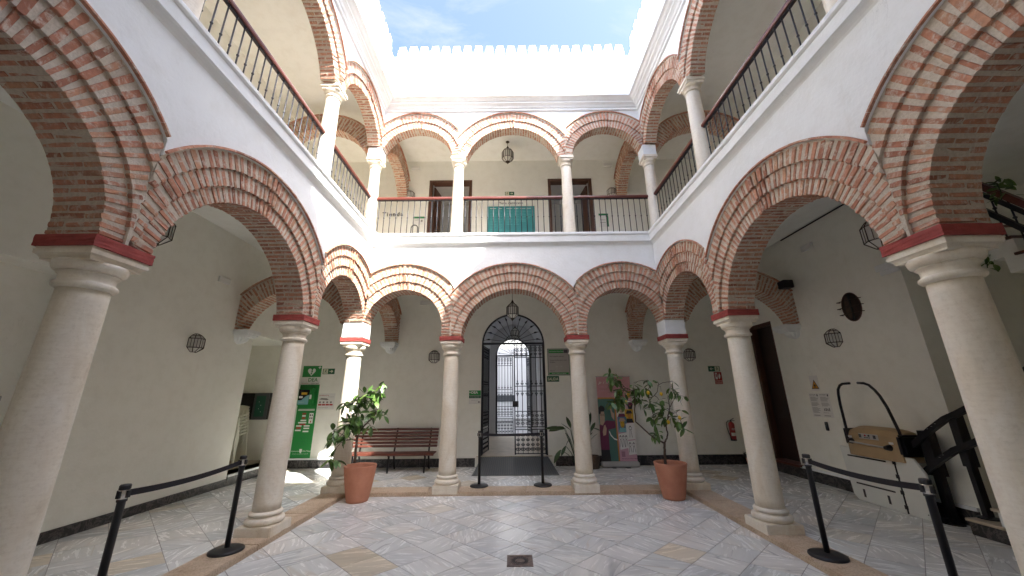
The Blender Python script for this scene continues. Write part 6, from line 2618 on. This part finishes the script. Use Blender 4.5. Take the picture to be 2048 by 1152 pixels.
    for i in range(5):
        patch(t, [(fx(0.56), fz(0.055 + 0.012 * i)), (fx(0.66), fz(0.055 + 0.012 * i)), (fx(0.66), fz(0.061 + 0.012 * i)), (fx(0.56), fz(0.061 + 0.012 * i))], yy, 'maroon', 'text_line', 0.0004)
    lettering('Ayuntamiento', 0.035, 'maroon', t, fx(0.55), yy, fz(0.025))
    lettering('Vélez-Málaga', 0.035, 'maroon', t, fx(0.79), yy, fz(0.025))


banner()


# ------------------------------------------------------------------ stair lift on the right wall
def stair_lift():
    t = thing('stair_lift', 'wheelchair stair lift with beige console, folded white platform and two black arms', 'stair lift', FR)
    # folded platform
    b = B()
    pts = [(-6.40, 0.10), (-6.33, 0.035), (-5.60, 0.035), (-5.60, 0.77), (-6.46, 0.80)]
    prism(b, pts, -0.30, -0.26)
    bmesh.ops.bevel(b, geom=list(b.edges), offset=0.006, segments=1, affect='EDGES')
    pf = obj('platform', b, 'lift_white', t)
    for u0, u1, z in ((-6.34, -5.72, 0.66), (-6.30, -5.70, 0.27)):
        obj('slot', bbox(u0, u1, -0.303, -0.3005, z, z + 0.022), 'black_plastic', pf)
    for u in (-6.22, -5.84):
        obj('slot', bbox(u, u + 0.035, -0.303, -0.3005, 0.10, 0.21), 'black_plastic', pf)
    b = B()
    prism(b, [(-5.585, 0.035), (-5.26, 0.035), (-5.22, 0.10), (-5.22, 0.60), (-5.33, 0.77), (-5.585, 0.77)], -0.305, -0.265)
    bmesh.ops.bevel(b, geom=list(b.edges), offset=0.006, segments=1, affect='EDGES')
    fl = obj('side_flap', b, 'lift_white', t)
    b = B()
    for z in (0.12, 0.30, 0.50, 0.68):
        box(b, -5.612, -5.572, -0.318, -0.3055, z - 0.025, z + 0.025)
    box(b, -5.598, -5.588, -0.312, -0.26, 0.04, 0.768)
    obj('hinge', b, 'lift_black', t)
    for u in (-5.33, -5.30):
        b = B(); lathe(b, [(0.008, 0), (0.006, 0.004)], 8); obj('screw', b, 'print_black', fl, T(u, -0.305, 0.10) @ Matrix.Rotation(PI / 2, 4, 'X'))
    b = B(); box(b, -6.3, -5.2, -0.258, -0.04, 0.035, 0.10); obj('chassis', b, 'lift_black', t)
    # console
    b = B()
    prof = [(-0.36, 0.70), (-0.36, 0.88), (-0.33, 0.93), (-0.33, 1.02), (-0.27, 1.10), (-0.17, 1.135), (-0.06, 1.12), (-0.04, 0.70)]
    nu = 10
    rows = []
    for i in range(nu + 1):
        f = i / nu
        u = -6.24 + 0.82 * f
        e = 1 - 0.10 * abs(2 * f - 1) ** 4
        rows.append([b.verts.new((u, -0.04 + (y + 0.04) * e, 0.70 + (z - 0.70) * (0.93 + 0.07 * e) * e)) for y, z in prof])
    for a, c in zip(rows, rows[1:]):
        for k in range(len(prof)):
            b.faces.new((a[k], a[(k + 1) % len(prof)], c[(k + 1) % len(prof)], c[k]))
    b.faces.new(rows[0][::-1])
    b.faces.new(rows[-1])
    bmesh.ops.bevel(b, geom=[e for e in b.edges if e.calc_face_angle(0) > 0.6], offset=0.012, segments=2, affect='EDGES')
    cs = obj('console', b, 'beige_plastic', t, smooth=False)
    pan = obj('control_panel', bbox(-6.01, -5.70, -0.337, -0.331, 0.955, 1.03, 0.003), 'silver', cs)
    for u in (-5.985, -5.755):
        obj('key_switch', bbox(u - 0.02, u + 0.02, -0.341, -0.3375, 0.968, 1.018, 0.003), 'frame_grey', pan)
    for u, z, r, m in ((-5.90, 1.005, 0.012, 'print_red'), (-5.84, 1.005, 0.012, 'print_black'), (-5.91, 0.975, 0.006, 'print_black'), (-5.885, 0.975, 0.006, 'print_black'), (-5.86, 0.975, 0.006, 'print_black'), (-5.835, 0.975, 0.006, 'print_black')):
        b = B(); lathe(b, [(r, 0), (r, 0.008), (r * 0.7, 0.011)], 12); obj('button', b, m, pan, T(u, -0.337, z) @ Matrix.Rotation(PI / 2, 4, 'X'))
    b = B(); tube(b, [(-6.13, -0.40, 0.90), (-5.56, -0.40, 0.875)], 0.012, 10); obj('grab_bar', b, 'silver', cs)
    for u, z in ((-6.14, 0.905), (-5.55, 0.875)):
        b = B(); tube(b, [(u, -0.345, z), (u, -0.42, z)], [0.045, 0.024], 10); obj('grab_bar_end', b, 'black_plastic', cs)
    for u, z in ((-6.17, 0.965), (-5.53, 0.935)):
        obj('label', bbox(u - 0.03, u + 0.03, -0.337, -0.331, z - 0.015, z + 0.015), 'paper', cs)
    # safety arms
    for pts in ([(-6.25, -0.30, 0.70), (-6.24, -0.30, 1.10), (-6.215, -0.32, 1.45), (-6.19, -0.33, 1.60), (-6.16, -0.34, 1.68), (-6.10, -0.35, 1.74), (-6.03, -0.36, 1.765), (-5.90, -0.36, 1.77)],
                [(-5.38, -0.30, 0.80), (-5.40, -0.30, 1.10), (-5.45, -0.32, 1.42), (-5.50, -0.33, 1.58), (-5.54, -0.34, 1.66), (-5.60, -0.35, 1.735), (-5.66, -0.36, 1.762), (-5.76, -0.36, 1.77)]):
        b = B(); tube(b, pts, 0.019, 10); obj('safety_arm', b, 'lift_black', t, smooth=True)
    b = B()
    box(b, -5.43, -5.33, -0.37, -0.06, 0.78, 1.06)
    bmesh.ops.bevel(b, geom=list(b.edges), offset=0.03, segments=2, affect='EDGES')
    obj('arm_joint', b, 'lift_black', t)
    b = B()
    box(b, -6.29, -6.245, -0.32, -0.1, 0.85, 1.08)
    bmesh.ops.bevel(b, geom=list(b.edges), offset=0.012, segments=1, affect='EDGES')
    obj('arm_joint', b, 'lift_black', t)
    # rails and posts
    for dz in (0.0, -0.36):
        b = B()
        pts = [(-5.42 + (0.12 if dz else 0), -0.22, 0.88 + dz + (0.08 if dz else 0)), (-5.25, -0.22, 1.00 + dz), (-5.05, -0.22, 1.16 + dz), (-4.85, -0.22, 1.30 + dz), (-4.7, -0.22, 1.37 + dz), (-4.45, -0.22, 1.50 + dz), (-3.6, -0.22, 2.05 + dz)]
        for a, c in zip(pts, pts[1:]):
            bar(b, a, c, 0.06, 0.062)
        obj('guide_rail', b, 'lift_black', t)
    for u, z0, z1, w in ((-5.20, 0.035, 1.13, 0.065), (-4.80, 0.21, 1.36, 0.044), (-4.52, 0.21, 1.60, 0.055)):
        b = B()
        box(b, u - w, u + w, -0.20, -0.09, z0 + 0.55, z1)
        box(b, u - w * 0.6, u + w * 0.6, -0.185, -0.105, z0, z0 + 0.55)
        lathe(b, [(0.10, z0), (0.10, z0 + 0.012), (0.05, z0 + 0.02)], 16, u, -0.145)
        obj('post', b, 'lift_black', t)
    b = B()
    for u, z in ((-5.06, 1.165), (-5.0, 1.20), (-4.95, 1.235), (-5.02, 0.83), (-4.97, 0.865)):
        lathe(b, [(0.008, z), (0.008, z + 0.004)], 6, u, -0.262)
    obj('bolt', b, 'silver', t)


stair_lift()


def staircase():
    t = thing('staircase', 'marble staircase starting at the right photo edge behind the column', 'stairs', T(0, 0, 0))
    b = B()
    box(b, 5.32, 6.5, 2.6, 4.86, 0.03, 0.175)
    obj('riser_block', b, 'black_marble', t)
    z, y = 0.175, 4.88
    for i in range(8):
        b = bbox(5.30, 6.5, y - 0.36, y, z + 0.0005, z + 0.03, 0.006)
        obj('tread', b, 'stone_sill', t)
        if i:
            b = B(); box(b, 5.34, 6.5, 2.6, y - 0.03, z - 0.145, z); obj('riser', b, 'white_plaster', t)
        z += 0.175
        y -= 0.29
    w = thing('stair_wall', 'cream wall of the stairwell beyond the right gallery wall', 'wall')
    w['kind'] = 'thing'
    b = B()
    box(b, XRW + 0.001, 8.24, 4.981, 5.10, 0.03, Z_CEIL)
    box(b, 8.24, 8.3, YFW, 5.1, 0.03, Z_CEIL)
    obj('wall_panel', b, 'gallery_plaster', w)
    c = thing('pilaster_cap', 'white moulded cap at the corner of the right wall and stairwell', 'moulding', FR)
    obj('cap', bbox(-5.30, -4.975, -0.05, -0.001, 3.40, 3.50, 0.01), 'white_plaster', c)
    obj('cap_lower', bbox(-5.26, -4.978, -0.03, -0.0012, 3.33, 3.398, 0.008), 'white_plaster', c)
    # upper flight with its railing
    f = thing('stair_railing', 'black stair railing at the right photo edge with plant leaves', 'railing', T(6.4, 0, 0))
    b = B(); bar(b, (0, 4.55, 4.62), (0, 3.2, 2.62), 0.07, 0.075); obj('handrail', b, 'rail_wood', f)
    b = B(); bar(b, (0, 4.55, 4.47), (0, 3.2, 2.47), 0.03, 0.05); obj('handrail', b, 'iron', f)
    b = B(); bar(b, (0, 4.55, 4.18), (0, 3.2, 2.18), 0.05, 0.06); obj('lower_rail', b, 'iron', f)
    for i in range(9):
        y = 4.45 - 0.14 * i
        zz = 4.62 - (4.55 - y) * 1.4815
        b = B(); tube(b, [(0, y, zz - 0.05), (0, y, zz - 0.95)], 0.010, 6)
        lathe(b, [(0.01, zz - 0.33), (0.024, zz - 0.31), (0.01, zz - 0.29)], 8, 0, y)
        obj('baluster', b, 'iron', f)
    s = thing('upper_steps', 'white underside of the upper stair flight at the right photo edge', 'stairs', T(6.4, 0, 0))
    for i in range(8):
        y = 4.55 - 0.15 * i
        zz = 3.72 - 0.222 * i
        b = B(); box(b, -0.02, 1.2, y - 0.15, y - 0.0005, zz - 0.42, zz); obj('step', b, 'gallery_plaster', s)
        b = B(); box(b, -0.05, 1.2, y - 0.16, y + 0.03, zz + 0.001, zz + 0.035); obj('tread', b, 'door_wood', s)
    rr = random.Random(4)
    for nm, (u, v, n, lab) in {'a': (2000, 382, 26, 'trailing green plant on the stair railing at the right photo edge'), 'b': (1972, 518, 14, 'small trailing green plant below the stair railing')}.items():
        p = at_x(u, v, 6.34)
        pl = thing('trailing_plant', lab, 'plant', T(*p))
        b = B(); tube(b, [(0, 0, 0.12), (0.01, 0, 0.0), (0, 0.02, -0.12)], 0.006, 5); obj('stem', b, 'dark_leaf', pl)
        for i in range(n):
            d = Vector((rr.uniform(-1, 1), rr.uniform(-1, 1), rr.uniform(-1, 0.6)))
            leaf_at(pl, Vector((rr.uniform(-.07, .07), rr.uniform(-.1, .1), rr.uniform(-.12, .14))), d, rr.uniform(0.08, 0.14), rr.uniform(-1, 1), LEAVES[rr.randrange(4)])


staircase()

# stone moulding in the recess at the left photo edge
t = thing('stone_moulding', 'grey stone door moulding fragment at the left photo edge', 'moulding', FL @ T(3.98, 0, 1.62))
for z0, z1, pr_ in ((0.0, 0.06, 0.20), (-0.07, -0.001, 0.16), (-0.16, -0.071, 0.11), (-0.45, -0.161, 0.07)):
    obj('course', bbox(-0.6, 0.06 - (0.2 - pr_) * 0.3, 0.30 - pr_ - 0.1, 0.349, z0, z1, 0.008), 'steel_board', t)
print('bricks as parts', n_bricks)
